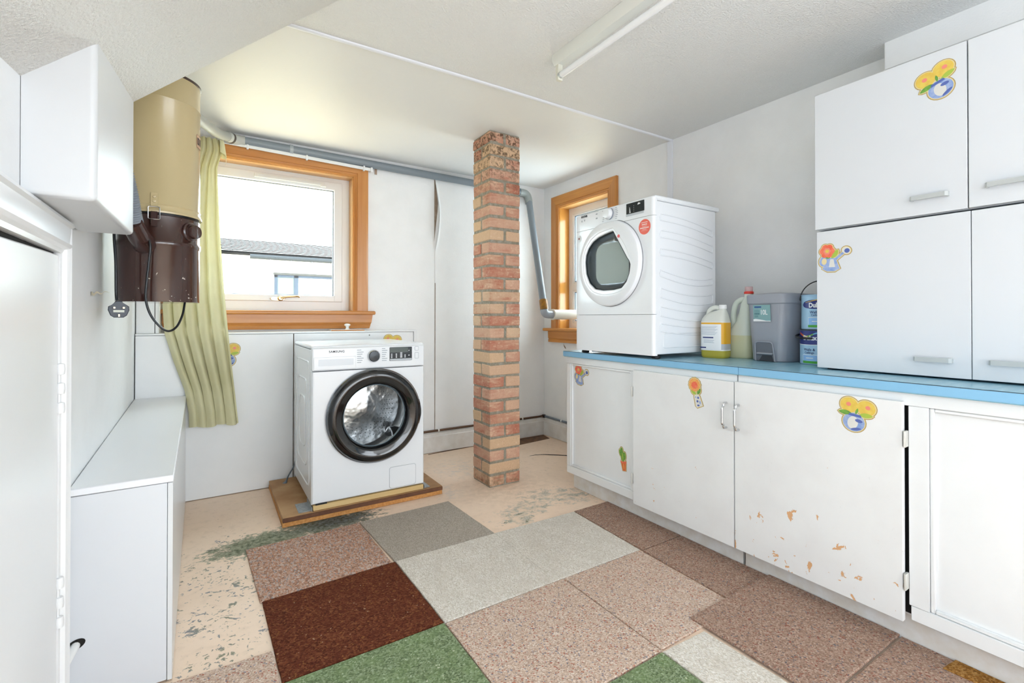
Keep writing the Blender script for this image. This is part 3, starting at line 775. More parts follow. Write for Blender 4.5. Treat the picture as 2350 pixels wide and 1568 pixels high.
def brick_mesh(seed):
    rr = random.Random(seed); bm = bmesh.new()
    lx, ly, lz = PS / 2, (PS - 0.015) / 4, hc / 2 - 0.0070
    pts = []
    for sx_, sy_, sz_ in ((-1, -1, -1), (1, -1, -1), (1, 1, -1), (-1, 1, -1), (-1, -1, 1), (1, -1, 1), (1, 1, 1), (-1, 1, 1)):
        pts.append((sx_ * lx + rr.uniform(-.002, .0015), sy_ * ly + rr.uniform(-.002, .002), sz_ * lz + rr.uniform(-.0022, .0022)))
    v = [bm.verts.new(p) for p in pts]
    for q in ((0, 3, 2, 1), (4, 5, 6, 7), (0, 1, 5, 4), (1, 2, 6, 5), (2, 3, 7, 6), (3, 0, 4, 7)): bm.faces.new([v[i] for i in q])
    bmesh.ops.bevel(bm, geom=list(bm.edges), offset=rr.uniform(0.003, 0.005), segments=1, profile=0.5, affect='EDGES')
    bmesh.ops.recalc_face_normals(bm, faces=bm.faces)
    me = bpy.data.meshes.new('brick'); bm.to_mesh(me); bm.free(); me.materials.append(m_brick)
    return me
bricks = [brick_mesh(s) for s in range(14)]
for k in range(NC):
    z = hc * (k + 0.5)
    along_x = (NC - 1 - k) % 2 == 1
    for s in (0, 1):
        b = bpy.data.objects.new('brick', bricks[random.randrange(14)])
        off = (PS - 0.015) / 4 + s * ((PS - 0.015) / 2 + 0.015)
        if along_x: p = Vector((PX + PS / 2, PY + off, z)); rz = 0
        else: p = Vector((PX + off, PY + PS / 2, z)); rz = math.pi / 2
        p += Vector((random.uniform(-.0018, .0018), random.uniform(-.0018, .0018), 0))
        b.parent = pil; b.location = p - pil.location; b.rotation_euler = (0, 0, rz + (math.pi if random.random() < .5 else 0))
        COL.objects.link(b)

# ------------------------------------------------------------------ carpet tiles
def carpet(name, stops, scale=260, stretch=(1, 1, 1), rot=0.0, patch=None, fleck=None, bump=0.6):
    m = bpy.data.materials.new(name); t = NT(m)
    v = t.coords('world', stretch, (0, 0, rot))
    vo = t.new('ShaderNodeTexVoronoi'); vo.inputs['Scale'].default_value = scale; vo.inputs['Randomness'].default_value = 1.0
    dist = t.noise(v, scale * 0.5, 2)
    mixv = t.new('ShaderNodeVectorMath', operation='ADD')
    cmb = t.new('ShaderNodeCombineXYZ'); t.link(t.math('MULTIPLY', dist, 0.006), cmb.inputs[0]); t.link(t.math('MULTIPLY', dist, -0.006), cmb.inputs[1])
    t.link(v, mixv.inputs[0]); t.link(cmb.outputs[0], mixv.inputs[1]); t.link(mixv.outputs[0], vo.inputs['Vector'])
    sp = t.new('ShaderNodeSeparateColor'); t.link(vo.outputs['Color'], sp.inputs[0])
    c = t.ramp(sp.outputs[0], stops)
    if patch: c = t.mix(t.rng(t.noise(v, patch[0], 4), 0.4, 0.68, 0, patch[2]), c, lin(patch[1]))
    if fleck:
        for i, (pos, hexa) in enumerate(fleck):
            f = t.math('GREATER_THAN', sp.outputs[1 + i % 2], pos)
            c = t.mix(t.math('MULTIPLY', f, 0.75), c, lin(hexa))
    t.color(c); t.bsdf.inputs['Roughness'].default_value = 0.95; t.bsdf.inputs['Specular IOR Level'].default_value = 0.1
    t.normal(t.bump(vo.outputs['Distance'], bump, 0.004, t.bump(t.noise(v, scale * 0.7, 3), 0.5, 0.004)))
    return m
c_pink = carpet('carpet_pinkbeige', [(0, 'b29886'), (0.35, 'caae9a'), (0.7, 'd5bcaa'), (1, 'e3d2c4')], 240, fleck=[(0.955, '6c7488'), (0.955, 'b0624c')])
c_light = carpet('carpet_light', [(0, 'cabfb0'), (0.4, 'e0d7ca'), (0.75, 'ebe4da'), (1, 'f5f0e9')], 230, (1.6, 0.8, 1), 0.3, patch=(10, 'd3c9bc', 0.45))
c_grey = carpet('carpet_greybeige', [(0, 'a09688'), (0.5, 'b5aa9d'), (1, 'c5bcb0')], 260, (1.3, 0.9, 1), 0.2)
c_tan = carpet('carpet_tan_mix', [(0, '8f6f5f'), (0.3, 'b48a74'), (0.6, 'c39c86'), (0.82, 'b9a8a0'), (1, 'd4b9a8')], 170, (1.2, 0.7, 1), 0.1, fleck=[(0.93, '8c8b90'), (0.95, 'c77b57')])
c_taupe = carpet('carpet_taupe', [(0, '8c7161'), (0.4, 'a38675'), (0.75, 'b09382'), (1, 'c1a896')], 240, fleck=[(0.955, '5b5f6c'), (0.95, '8e4f40')])
c_brown = carpet('carpet_russet', [(0, '4a2418'), (0.4, '643624'), (0.75, '74402a'), (1, '845234')], 190, patch=(26, '5a2c1e', 0.55), fleck=[(0.975, '8e5c34'), (0.997, 'c0a080')])
c_green = carpet('carpet_green', [(0, '5d6a4c'), (0.35, '74835f'), (0.7, '869572'), (1, '9aa788')], 200, patch=(14, '7d9362', 0.5), fleck=[(0.975, 'a9b795'), (0.995, 'd0d4b8')])
c_coir = carpet('carpet_coir', [(0, '7d5224'), (0.5, '9b6c33'), (1, 'b58a52')], 200)
def carpet_tile(c, mat, label, top=0.008, z0=0.0):
    mb = MB(); P = [Vector((x, y, 0)) for x, y in c]; top_l, mid_l, bot_l = [], [], []
    k = 14; cen = sum((p for p in P), Vector()) / 4
    for i in range(4):
        a, b = P[i], P[(i + 1) % 4]
        for j in range(k):
            p = a.lerp(b, j / k); w = 0.0016 * noise.noise(Vector((p.x * 60, p.y * 60, i)))
            d = (p - cen).normalized()
            q = p + d * w
            bot_l.append((q.x, q.y, z0 + 0.0004)); mid_l.append((q.x, q.y, z0 + top * 0.75)); t = q - d * 0.0022; top_l.append((t.x, t.y, z0 + top))
    mb.loops([bot_l, mid_l, top_l], cap0=True, cap1=True)
    return tag(mb.build('carpet_tile', mat, angle=12), label, 'carpet tile', 'carpet tiles laid on the floor')
carpet_tile([(.134, 2.432), (.626, 2.446), (.640, 1.980), (.153, 1.957)], c_tan, 'mottled tan carpet tile just in front of the washer plinth, left corner')
carpet_tile([(.160, 1.956), (.653, 1.973), (.661, 1.494), (.172, 1.492)], c_brown, 'dark russet brown carpet tile, the only brown one')
carpet_tile([(.630, 2.452), (1.117, 2.462), (1.136, 1.980), (.654, 1.980)], c_grey, 'greyish beige carpet tile in front of the washer plinth, touching the bare floor')
carpet_tile([(.656, 1.975), (1.1346, 1.975), (1.1306, 1.4885), (.664, 1.488)], c_light, 'pale cream carpet tile right of the russet brown tile', 0.0085)
carpet_tile([(1.1344, 1.975), (1.612, 1.968), (1.592, 1.487), (1.1304, 1.4885)], c_light, 'pale cream carpet tile left of the cupboards, beside a taupe tile', 0.0085)
carpet_tile([(.664, 1.483), (1.164, 1.486), (1.166, 1.002), (.666, .994)], c_pink, 'large pinkish beige carpet tile between the two green tiles')
carpet_tile([(1.169, 1.486), (1.589, 1.484), (1.574, 1.008), (1.170, 1.005)], c_pink, 'pinkish beige carpet tile tucked under a taupe tile corner')
carpet_tile([(1.619, 1.972), (1.8585, 1.976), (1.8585, 1.482), (1.602, 1.480)], c_taupe, 'taupe carpet tile farthest back along the cupboard base')
carpet_tile([(1.600, 1.474), (1.8585, 1.476), (1.8585, 1.060), (1.588, 1.058)], c_taupe, 'taupe carpet tile below the cupboard door handles')
carpet_tile([(1.371, 1.052), (1.8585, 1.056), (1.8585, .629), (1.371, .634)], c_taupe, 'taupe carpet tile overlapping the pinkish one at its corner', 0.007, 0.0085)
carpet_tile([(1.372, .629), (1.8585, .623), (1.8585, .14), (1.372, .14)], c_taupe, 'taupe carpet tile nearest the camera along the cupboard base', 0.007, 0.004)
carpet_tile([(.175, 1.488), (.660, 1.488), (.662, .995), (.175, .995)], c_green, 'green carpet tile below the russet brown one')
carpet_tile([(.690, .990), (1.162, .996), (1.160, .505), (.690, .505)], c_green, 'green carpet tile at the bottom edge beside a cream tile')
carpet_tile([(1.167, .996), (1.354, .988), (1.366, .505), (1.166, .505)], c_light, 'narrow pale cream carpet tile at the bottom edge beside a green tile')
carpet_tile([(-.295, 1.668), (.166, 1.652), (.166, 1.165), (-.295, 1.18)], c_pink, 'pinkish carpet tile poking out in front of the boxed bench')
carpet_tile([(1.786, .50), (1.8585, .492), (1.8585, .30), (1.80, .30)], c_coir, 'scrap of orange-brown coir matting against the cupboard base', 0.004, 0.0112)
# ------------------------------------------------------------------ plinth under the washing machine
pl = thing('appliance_plinth', (0.72, 2.92, 0.0), 'low board plinth under the washing machine', 'plinth')
m_chip = M('chipboard_edge', 'cf9758', 0.75, bump=(160, 0.4), var=(90, 'b97c3f'))
m_mdf = M('worn_board_top', 'bd9569', 0.6, bump=(60, 0.15), var=(7, 'a5794c'))
MB().box(0.298, 1.140, 2.600, 3.250, 0.0015, 0.0235, 0.001).build('lower_board', m_chip, pl)
MB().box(0.300, 1.142, 2.606, 3.250, 0.0245, 0.047, 0.001).build('upper_board', m_mdf, pl)
MB().box(0.300, 1.142, 2.598, 2.6065, 0.0245, 0.0445, 0.001).build('edging', M('dark_brown_edging', '5d3722', 0.5, var=(30, '6d452c')), pl)
MB().box(0.440, 1.030, 2.612, 2.650, 0.0475, 0.0745, 0.002).build('batten', wood('pale_pine_batten', 'e0c48e', 'd2b074', 'x', 0.5), pl)
m_galv = M('galvanised', 'b9bdc0', 0.45, 0.8, var=(60, '9aa0a4'))
for x0, x1, xv in ((0.375, 0.436, 0.434), (1.034, 1.075, 1.034)):
    mb = MB().box(x0, x1, 2.625, 2.76, 0.0475, 0.0495).box(xv, xv + 0.002, 2.612, 2.76, 0.0475, 0.070)
    for q in range(5): mb.lathe([(0.004, 0.0), (0.003, 0.0006)], ((x0 + x1) / 2 + 0.008 * (-1) ** q, 2.64 + q * 0.026, 0.0496), 'z', 8, cap1=True)
    mb.build('bracket', m_galv, pl)

# ------------------------------------------------------------------ washing machine
m_app = M('appliance_white', 'eef1f4', 0.22, coat=0.3)
m_app2 = M('appliance_white_matt', 'e9ecef', 0.35)
m_print = M('grey_print', '5b636b', 0.5)
m_printd = M('dark_print', '2c3136', 0.5)
m_blackgl = M('black_gloss', '0b0c0e', 0.08, spec=0.6, coat=0.5)
m_disp = M('display_black', '22282b', 0.15)
wx0, wx1, wy, wyb, wz0, wz1 = 0.432, 1.034, 2.610, 3.190, 0.078, 0.888
wm = thing('washing_machine', ((wx0 + wx1) / 2, (wy + wyb) / 2, 0.047), 'white front-loading washing machine with a black-rimmed door', 'washing machine')
mb = MB()
mb.box(wx0, wx0 + 0.012, wy + 0.030, wyb, wz0, wz1 - 0.022, 0.004, 2).box(wx1 - 0.012, wx1, wy + 0.030, wyb, wz0, wz1 - 0.022, 0.004, 2)
mb.box(wx0 + 0.008, wx1 - 0.008, wyb - 0.012, wyb, wz0, wz1 - 0.022).box(wx0 + 0.008, wx1 - 0.008, wy + 0.03, wyb, wz0, wz0 + 0.012)
mb.build('cabinet', m_app, wm)
MB().box(wx0, wx1, wy + 0.012, wyb + 0.02, wz1 - 0.021, wz1, 0.010, 3).build('top_panel', m_app, wm)
cxw, czw = 0.750, 0.503
# front panel with its round opening
n = 96; cs = []
x0, x1, z0, z1 = wx0, wx1, wz0, 0.754
for i in range(n):
    a = 2 * math.pi * i / n; ca, sa = math.cos(a), math.sin(a)
    t = min(((x1 - cxw) / ca) if ca > 1e-6 else 9, ((x0 - cxw) / ca) if ca < -1e-6 else 9, ((z1 - czw) / sa) if sa > 1e-6 else 9, ((z0 - czw) / sa) if sa < -1e-6 else 9)
    cs.append((cxw + ca * t, czw + sa * t))
def snap(p):   # pull near-corner points into the corners
    for qx in (x0, x1):
        for qz in (z0, z1):
            if abs(p[0] - qx) < 0.012 and abs(p[1] - qz) < 0.012: return (qx, qz)
    return p
cs = [snap(p) for p in cs]
def shrink(p, d): return (min(max(p[0], x0 + d), x1 - d), min(max(p[1], z0 + d), z1 - (d if p[1] < 0.5 else 0.001)))
circ = lambda r: [(cxw + r * math.cos(2 * math.pi * i / n), czw + r * math.sin(2 * math.pi * i / n)) for i in range(n)]
rg = [[(p[0], wy + 0.035, p[1]) for p in cs], [(p[0], wy + 0.012, p[1]) for p in cs], [(q[0], wy + 0.003, q[1]) for q in (shrink(p, 0.006) for p in cs)],
      [(q[0], wy, q[1]) for q in (shrink(p, 0.014) for p in cs)], [(p[0], wy, p[1]) for p in circ(0.222)], [(p[0], wy + 0.045, p[1]) for p in circ(0.205)]]
mb = MB().loops(rg); mb.wn = True; mb.build('front_panel', m_app, wm, angle=30)
fasc = MB().box(wx0, wx1, wy - 0.001, wy + 0.04, 0.7565, wz1 - 0.012, 0.009, 3).build('control_panel', m_app, wm)
# drawer front with grip recess
dr = MB().box(wx0 + 0.008, 0.650, wy - 0.0045, wy + 0.01, 0.762, 0.828, 0.004, 2).build('detergent_drawer', m_app, wm)
mb = MB().box(0.463, 0.636, wy - 0.0052, wy - 0.004, 0.783, 0.816, 0.0005); mb.build('grip', M('grip_shade', 'dfe4e9', 0.25), dr)
text('brand_lettering', 'SAMSUNG', 0.0155, (0.513, wy - 0.001, 0.850), X, Z, m_printd, wm, 1.15, 0.00035)
mb = MB().lathe([(0.034, 0.0), (0.034, 0.006), (0.031, 0.014), (0.029, 0.016)], (0.743, wy - 0.001, 0.824), '-y', 40)
dial = mb.build('dial', m_chrome, wm)
mb = MB().lathe([(0.029, 0.012), (0.027, 0.020), (0.0, 0.021)], (0.743, wy - 0.001, 0.824), '-y', 36); mb.build('dial_cap', M('dial_black', '2c3034', 0.2, 0.3), dial)
mb = MB().box(0.766, 0.772, wy - 0.019, wy - 0.014, 0.822, 0.828); mb.build('pointer', m_app2, dial)
mb = MB()
for i, z in enumerate((0.857, 0.846, 0.835, 0.824, 0.813, 0.802, 0.791)):
    mb.flat([(0.655, z), (0.655 + 0.022 + 0.006 * ((i * 5) % 3), z), (0.655 + 0.022 + 0.006 * ((i * 5) % 3), z + 0.0035), (0.655, z + 0.0035)], (0, wy - 0.001, 0), X, Z, 0.0006)
    mb.flat([(0.788, z + 0.004), (0.788 + 0.018 + 0.004 * ((i * 7) % 4), z + 0.004), (0.788 + 0.018 + 0.004 * ((i * 7) % 4), z + 0.0075), (0.788, z + 0.0075)], (0, wy - 0.001, 0), X, Z, 0.0006)
tag(mb.build('programme_print', M('faint_print', '9aa2aa', 0.5), wm, recalc=False), kind='stuff')
dp = MB().prism(rrect(0.830, 0.958, 0.792, 0.868, 0.004), (0, wy - 0.001, 0), X, Z, 0.0015).build('display', m_disp, wm)
mb = MB().box(0.832, 0.956, wy - 0.0045, wy - 0.002, 0.793, 0.804, 0.001); mb.build('button_strip', M('button_grey', 'b9bfc4', 0.3), dp)
mb = MB()
for cx_, rows in ((0.842, 4), (0.868, 4), (0.896, 5), (0.918, 3)):
    for r_ in range(rows):
        z = 0.8085 + r_ * 0.0066; w_ = 0.012 if cx_ == 0.896 else 0.007
        mb.flat([(cx_ - w_ / 2, z), (cx_ + w_ / 2, z), (cx_ + w_ / 2, z + 0.0036), (cx_ - w_ / 2, z + 0.0036)], (0, wy - 0.0025, 0), X, Z, 0.0004)
mb.flat([(0.937, 0.845), (0.944, 0.845), (0.9405, 0.852)], (0, wy - 0.0025, 0), X, Z, 0.0004).flat([(0.937, 0.818), (0.944, 0.818), (0.944, 0.823), (0.937, 0.823)], (0, wy - 0.0025, 0), X, Z, 0.0004)
tag(mb.build('indicator_marks', M('indicator_white', 'e8ecee', 0.4), dp, recalc=False), kind='stuff')
mb = MB().flat([(0.832, 0.838), (0.935, 0.838), (0.935, 0.866), (0.832, 0.866)], (0, wy - 0.0025, 0), X, Z, 0.0003); mb.build('screen', M('lcd_grey', '4a544f', 0.2), dp, recalc=False)
for z_0, z_1 in ((0.846, 0.868), (0.800, 0.834)):
    pts = rrect(0.976, 0.998, z_0, z_1, 0.005)
    mb = MB().tube([(p[0], wy - 0.0012, p[1]) for p in pts], 0.0009, 5, closed=True); bt = mb.build('touch_button', M('faint_print', '9aa2aa', 0.5), wm)
# filter flap
mb = MB().prism(rrect(0.832, 0.981, 0.090, 0.203, 0.012), (0, wy, 0), X, Z, 0.0012, bev=0.0008); mb.build('filter_flap', m_app, wm)
pts = rrect(0.831, 0.982, 0.089, 0.204, 0.012)
MB().tube([(p[0], wy - 0.0002, p[1]) for p in pts], 0.0009, 5, closed=True).build('flap_outline', M('seam_grey', 'a5abb2', 0.5), wm)
# door: chrome rim, black gloss ring, glass bowl
dr_ = thing_door = MB().lathe([(0.246, 0.0), (0.254, 0.006), (0.254, 0.016), (0.248, 0.022)], (cxw, wy, czw), '-y', 80).build('door', M('smoked_chrome', '8d9299', 0.15, 1.0), wm)
prof = [(0.249, 0.018), (0.247, 0.030), (0.238, 0.041), (0.222, 0.047), (0.205, 0.046), (0.196, 0.041), (0.186, 0.040), (0.176, 0.034), (0.170, 0.022), (0.166, 0.004)]
MB().lathe(prof, (cxw, wy, czw), '-y', 96).build('door_ring', m_blackgl, dr_, angle=60)
# finger grip lip on the right of the ring
mb = MB(); rg = []
for i in range(17):
    a = math.radians(-16 + 32 * i / 16); k = math.sin(math.pi * i / 16)
    rg.append([(cxw + r_ * math.cos(a), wy - d_, czw + r_ * math.sin(a)) for r_, d_ in ((0.232, 0.040), (0.248 + 0.002 * k, 0.026 + 0.012 * k), (0.252 + 0.003 * k, 0.024), (0.245, 0.018))])
mb.loops(rg, cap0=True, cap1=True).build('grip_lip', m_blackgl, dr_)
MB().lathe([(0.173, 0.020), (0.170, 0.006), (0.166, 0.002), (0.163, 0.004)], (cxw, wy, czw), '-y', 72).build('bowl_rim', M('pale_bluegrey_rim', '8fa3ad', 0.25, 0.2), dr_)
prof = [(0.165, 0.004), (0.160, -0.012), (0.146, -0.036), (0.120, -0.054), (0.08, -0.066), (0.04, -0.071), (0.0, -0.072)]
MB().lathe(prof, (cxw, wy, czw), '-y', 64).build('glass_bowl', thin_glass('bowl_glass', 'f8fbfc', 0.45), dr_, angle=80)
# gasket and drum
MB().lathe([(0.206, -0.04), (0.196, -0.05), (0.186, -0.06), (0.19, -0.075), (0.205, -0.08)], (cxw, wy, czw), '-y', 64).build('gasket', M('gasket_grey', '8f979c', 0.5), wm)
m_drum = M('drum_steel', 'e0e1e2', 0.22, 1.0, bump=(14, 0.25, 2, 0.02))
dm = MB().lathe([(0.205, -0.078), (0.236, -0.082), (0.240, -0.10), (0.240, -0.25), (0.225, -0.285), (0.12, -0.30), (0.05, -0.285), (0.0, -0.285)], (cxw, wy, czw), '-y', 64).build('drum', m_drum, wm)
for a in (70, 190, 310):
    a = math.radians(a); rg = []
    for i in range(9):
        t = i / 8; d_ = 0.10 + 0.18 * t; a2 = a + 0.18 * math.sin(3 * t)
        w_ = 0.02 + 0.012 * (1 - t); hgt = 0.055 * math.sin(math.pi * (0.12 + 0.76 * t))
        rg.append([(cxw + (0.238 - h_) * math.cos(a2 + s_ * w_ / 0.238), wy + d_, czw + (0.238 - h_) * math.sin(a2 + s_ * w_ / 0.238)) for s_, h_ in ((-1.3, 0), (-0.6, hgt * 0.75), (0, hgt), (0.6, hgt * 0.75), (1.3, 0))])
    MB().loops([r_ + [] for r_ in rg], cap0=True, cap1=True).build('paddle', m_drum, dm)
mb = MB()
for r_ in (0.13, 0.145, 0.160, 0.175, 0.19):
    for i in range(int(r_ * 230)):
        a = 2 * math.pi * i / int(r_ * 230)
        zz = wy + (0.300 - (r_ - 0.12) * 0.143) - 0.0012
        mb.flat(ell(cxw + r_ * math.cos(a), czw + r_ * math.sin(a), 0.0022, 0.0022, 6), (0, zz, 0), X, Z, 0.0)
pf = mb.build('perforation', M('hole_dark', '303436', 0.8), dm, recalc=False); pf['kind'] = 'stuff'
# pressed relief on the left side
mb = MB()
for a_, b_, c_, d_, r_ in ((2.68, 3.12, 0.15, 0.80, 0.05), (2.74, 3.06, 0.24, 0.70, 0.07), (2.80, 3.0, 0.33, 0.60, 0.06)):
    mb.tube([(wx0 + 0.0025, p[0], p[1]) for p in rrect(a_, b_, c_, d_, r_, 6)], 0.006, 8, closed=True)
mb.build('side_relief', m_app, wm)
for x in (wx0 + 0.06, wx1 - 0.06):
    for y in (wy + 0.06, wyb - 0.06):
        MB().lathe([(0.018, 0.0), (0.018, 0.010), (0.010, 0.012), (0.010, 0.032)], (x, y, 0.0475), 'z', 16, cap0=True, cap1=True).build('foot', m_black, wm)
MB().box(wx0 + 0.02, wx0 + 0.075, wy + 0.0015, wy + 0.012, wz0 - 0.0035, wz0 + 0.002).build('plinth_clip', m_black, wm)
m_cable = M('grey_cable', '5c6770', 0.4)
cb = MB().tube(smooth_path([(0.50, 3.20, 0.30), (0.46, 3.225, 0.22), (0.43, 3.22, 0.12), (0.40, 3.20, 0.075), (0.385, 3.17, 0.055)], 8), 0.0042, 8).build('power_cable', m_cable, wm)
mb = MB(); ax = Vector((-0.35, -0.45, -0.5)).normalized(); sd = ax.cross(Z).normalized(); upv = sd.cross(ax)
o_ = Vector((0.385, 3.17, 0.055)); rg = []
for t_, a_, b_ in ((0, 0.006, 0.006), (0.012, 0.009, 0.008), (0.022, 0.020, 0.012), (0.040, 0.026, 0.013), (0.052, 0.024, 0.012), (0.054, 0.018, 0.009)):
    rg.append([o_ + ax * t_ + sd * (a_ * math.cos(2 * math.pi * i / 16)) + upv * (b_ * math.sin(2 * math.pi * i / 16)) for i in range(16)])
mb.loops(rg, cap0=True, cap1=True); pg = mb.build('plug', M('plug_grey', '6c757d', 0.4), cb)

# ------------------------------------------------------------------ worktops
m_worktop = bpy.data.materials.new('blue_laminate'); _t = NT(m_worktop); _v = _t.coords('world', (1, 7, 1), (0, 0, 0.5))
_t.color(_t.mix(_t.rng(_t.noise(_v, 9, 5), 0.35, 0.65), lin('85b6cb'), lin('93bfd0'))); _t.bsdf.inputs['Roughness'].default_value = 0.25
_t.normal(_t.bump(_t.noise(_v, 30, 3), 0.05, 0.004))
m_wedge = M('blue_edge_strip', '87bde0', 0.35)
m_line = M('edge_glue_line', '3c4a55', 0.6)
for a, b, lab in ((2.297, 1.1485, 'blue laminate worktop under the tumble dryer'), (1.1465, -1.1, 'blue laminate worktop under the wall cupboards')):
    wt = thing('worktop', (2.14, (a + b) / 2, 0.79), lab, 'worktop')
    MB().box(1.803, W - 0.002, b, a, 0.797, 0.8315, 0.001).build('board', m_worktop, wt)
    MB().box(1.7995, 1.8028, b, a, 0.8005, 0.8285).build('edge_strip', m_wedge, wt)
    MB().box(1.8002, 1.8030, b, a, 0.8287, 0.8305).build('glue_line', m_line, wt)

# ------------------------------------------------------------------ base cupboards
m_cab = M('cupboard_paint', 'eef0f1', 0.4, bump=(35, 0.10), var=(5, 'eaeced'))
def chipped(name, level, seed):
    m = bpy.data.materials.new(name); t = NT(m); v = t.coords('world')
    t.bsdf.inputs['Roughness'].default_value = 0.38
    sp = t.new('ShaderNodeSeparateXYZ'); t.link(v, sp.inputs[0])
    mp = t.new('ShaderNodeMapping'); mp.inputs['Location'].default_value = (0, seed, seed * 0.37); mp.inputs['Scale'].default_value = (1, 1.0, 0.62); mp.inputs['Rotation'].default_value = (0.45, 0, 0)
    t.link(v, mp.inputs['Vector'])
    nz = t.noise(mp.outputs['Vector'], 26, 4, 0.6, 0.6)
    low = t.rng(sp.outputs['Z'], 0.48, 0.10)
    f = t.rng(t.math('ADD', nz, t.math('MULTIPLY', low, level)), 0.735, 0.745)
    c = t.mix(t.rng(t.noise(v, 6, 5), 0.4, 0.7), lin('ebecec'), lin('e6e6e6'))
    sc_ = t.noise(t.coords('world', (1, 3, 1), (0.6, 0, 0)), 60, 5, 0.6, 1.5)
    c = t.mix(t.math('MULTIPLY', t.rng(sc_, 0.70, 0.73), 0.35), c, lin('9a958d'))
    t.color(t.mix(f, c, lin('dcab7e')))
    inv = t.math('SUBTRACT', 1.0, f)
    t.normal(t.bump(inv, 0.6, 0.002, t.bump(t.noise(v, 35, 3), 0.08, 0.004)))
    return m
m_doorA = chipped('chipped_paint_light', 0.045, 3.0)
m_doorB = chipped('chipped_paint_heavy', 0.125, 1.0)
FXc = 1.820            # face frame plane
def base_cabinet(label, ya, yb):
    return thing('base_cupboard', (2.15, (ya + yb) / 2, 0.0), label, 'cupboard')
def carcass(cab, ya, yb):
    mb = MB()
    mb.box(FXc + 0.04, W - 0.005, ya - 0.018, ya, 0.09, 0.7965).box(FXc + 0.04, W - 0.005, yb, yb + 0.018, 0.09, 0.7965)
    mb.box(FXc + 0.04, W - 0.005, yb, ya, 0.09, 0.108).box(W - 0.015, W - 0.005, yb, ya, 0.09, 0.7965)
    mb.build('carcass', m_cab, cab)
    MB().box(1.8615, 1.879, yb + 0.002, ya - (0.012 if ya > 2 else 0.004), 0.0005, 0.0925, 0.001).build('toe_kick', M('toe_kick_paint', 'e2e2e1', 0.4, bump=(30, 0.2), var=(18, 'd8d3cb')), cab)
def face_box(cab, y0, y1, z0, z1, name='face_rail', x=FXc):
    return MB().box(x, x + 0.022, y0, y1, z0, z1, 0.0015).build(name, m_cab, cab)
def bead_panel(cab, y0, y1, z0, z1):
    p = MB().box(FXc + 0.016, FXc + 0.024, y0 - 0.002, y1 + 0.002, z0 - 0.002, z1 + 0.002).build('panel', m_cab, cab)
    for a0, a1, b0, b1 in ((y0, y0 + 0.012, z0, z1), (y1 - 0.012, y1, z0, z1), (y0 + 0.012, y1 - 0.012, z0, z0 + 0.012), (y0 + 0.012, y1 - 0.012, z1 - 0.012, z1)):
        MB().box(FXc + 0.004, FXc + 0.0165, a0, a1, b0, b1, 0.003).build('beading', m_cab, p)
    return p
def bow_handle(parent, y, z0, z1, x):
    mb = MB(); pts = [(x, y, z1), (x - 0.018, y, z1 - 0.001)] + [(x - 0.018 - 0.012 * math.sin(t), y, z1 - 0.012 - (z1 - z0 - 0.024) * k) for k, t in ((0, 0.3), (0.08, 1.2), (0.25, 1.57), (0.5, 1.57), (0.75, 1.57), (0.92, 1.2), (1, 0.3))] + [(x - 0.018, y, z0 + 0.001), (x, y, z0)]
    mb.tube(smooth_path(pts, 4), 0.0048, 10); return mb.build('handle', m_chrome, parent)
def hinge(parent, y, z, h=0.05):
    mb = MB().box(1.799, 1.820, y - 0.0035, y + 0.0035, z - h / 2, z + h / 2, 0.001)
    mb.tube([(1.798, y, z - h / 2), (1.798, y, z + h / 2)], 0.0034, 8)
    return mb.build('hinge', M('painted_hinge', 'cfcfc9', 0.4, 0.3), parent)
ca = base_cabinet('painted base cupboard standing under the tumble dryer', 2.29, 1.1675)
carcass(ca, 2.284, 1.1675)
face_box(ca, 1.1675, 2.287, 0.757, 0.7962)
face_box(ca, 1.740, 2.287, 0.096, 0.140)
face_box(ca, 2.254, 2.287, 0.1405, 0.7565, 'face_stile'); face_box(ca, 1.740, 1.758, 0.1405, 0.7565, 'face_stile')
pa = bead_panel(ca, 1.7585, 2.2535, 0.1405, 0.7565)
sticker('can', (FXc + 0.016, 2.178, 0.690), -Y, Z, 0.125, pa, 'watering can sticker with a red flower', rot=-0.12)
sticker('cactus', (FXc + 0.016, 1.832, 0.283), -Y, Z, 0.122, pa, 'green cactus sticker in an orange pot', rot=0.12)
da = MB().box(1.8, 1.8195, 1.1705, 1.7265, 0.089, 0.7665, 0.002, 2).build('door', m_doorA, ca)
bow_handle(da, 1.202, 0.575, 0.677, 1.8)
hinge(da, 1.733, 0.655); hinge(da, 1.733, 0.215)
sticker('single', (1.8, 1.346, 0.700), -Y, Z, 0.128, da, 'orange flower sticker in a spotted vase', rot=0.12)
cb2 = base_cabinet('painted base cupboard with chipped door below the wall cupboards', 1.1615, 0.0)
carcass(cb2, 1.1615, -1.0)
face_box(cb2, -1.0, 1.1615, 0.757, 0.7962)
face_box(cb2, -0.2, 0.586, 0.096, 0.140)
face_box(cb2, 0.541, 0.591, 0.1405, 0.7565, 'face_stile'); face_box(cb2, -0.2, -0.16, 0.1405, 0.7565, 'face_stile')
bead_panel(cb2, -0.1595, 0.5405, 0.1405, 0.7565)
MB().box(1.8, 1.8195, -0.99, -0.205, 0.089, 0.7695, 0.002, 2).build('door', m_cab, cb2)
MB().box(1.85, 1.87, 0.57, 0.61, 0.10, 0.76).build('interior_gap', m_dark, cb2)
db = MB().box(1.8, 1.8195, 0.600, 1.1655, 0.089, 0.7695, 0.002, 2).build('door', m_doorB, cb2)
bow_handle(db, 1.147, 0.575, 0.677, 1.8)
hinge(db, 0.594, 0.655); hinge(db, 0.594, 0.215)
sticker('vase', (1.8, 0.727, 0.709), -Y, Z, 0.112, db, 'two yellow flowers in a blue vase sticker', rot=-0.22)

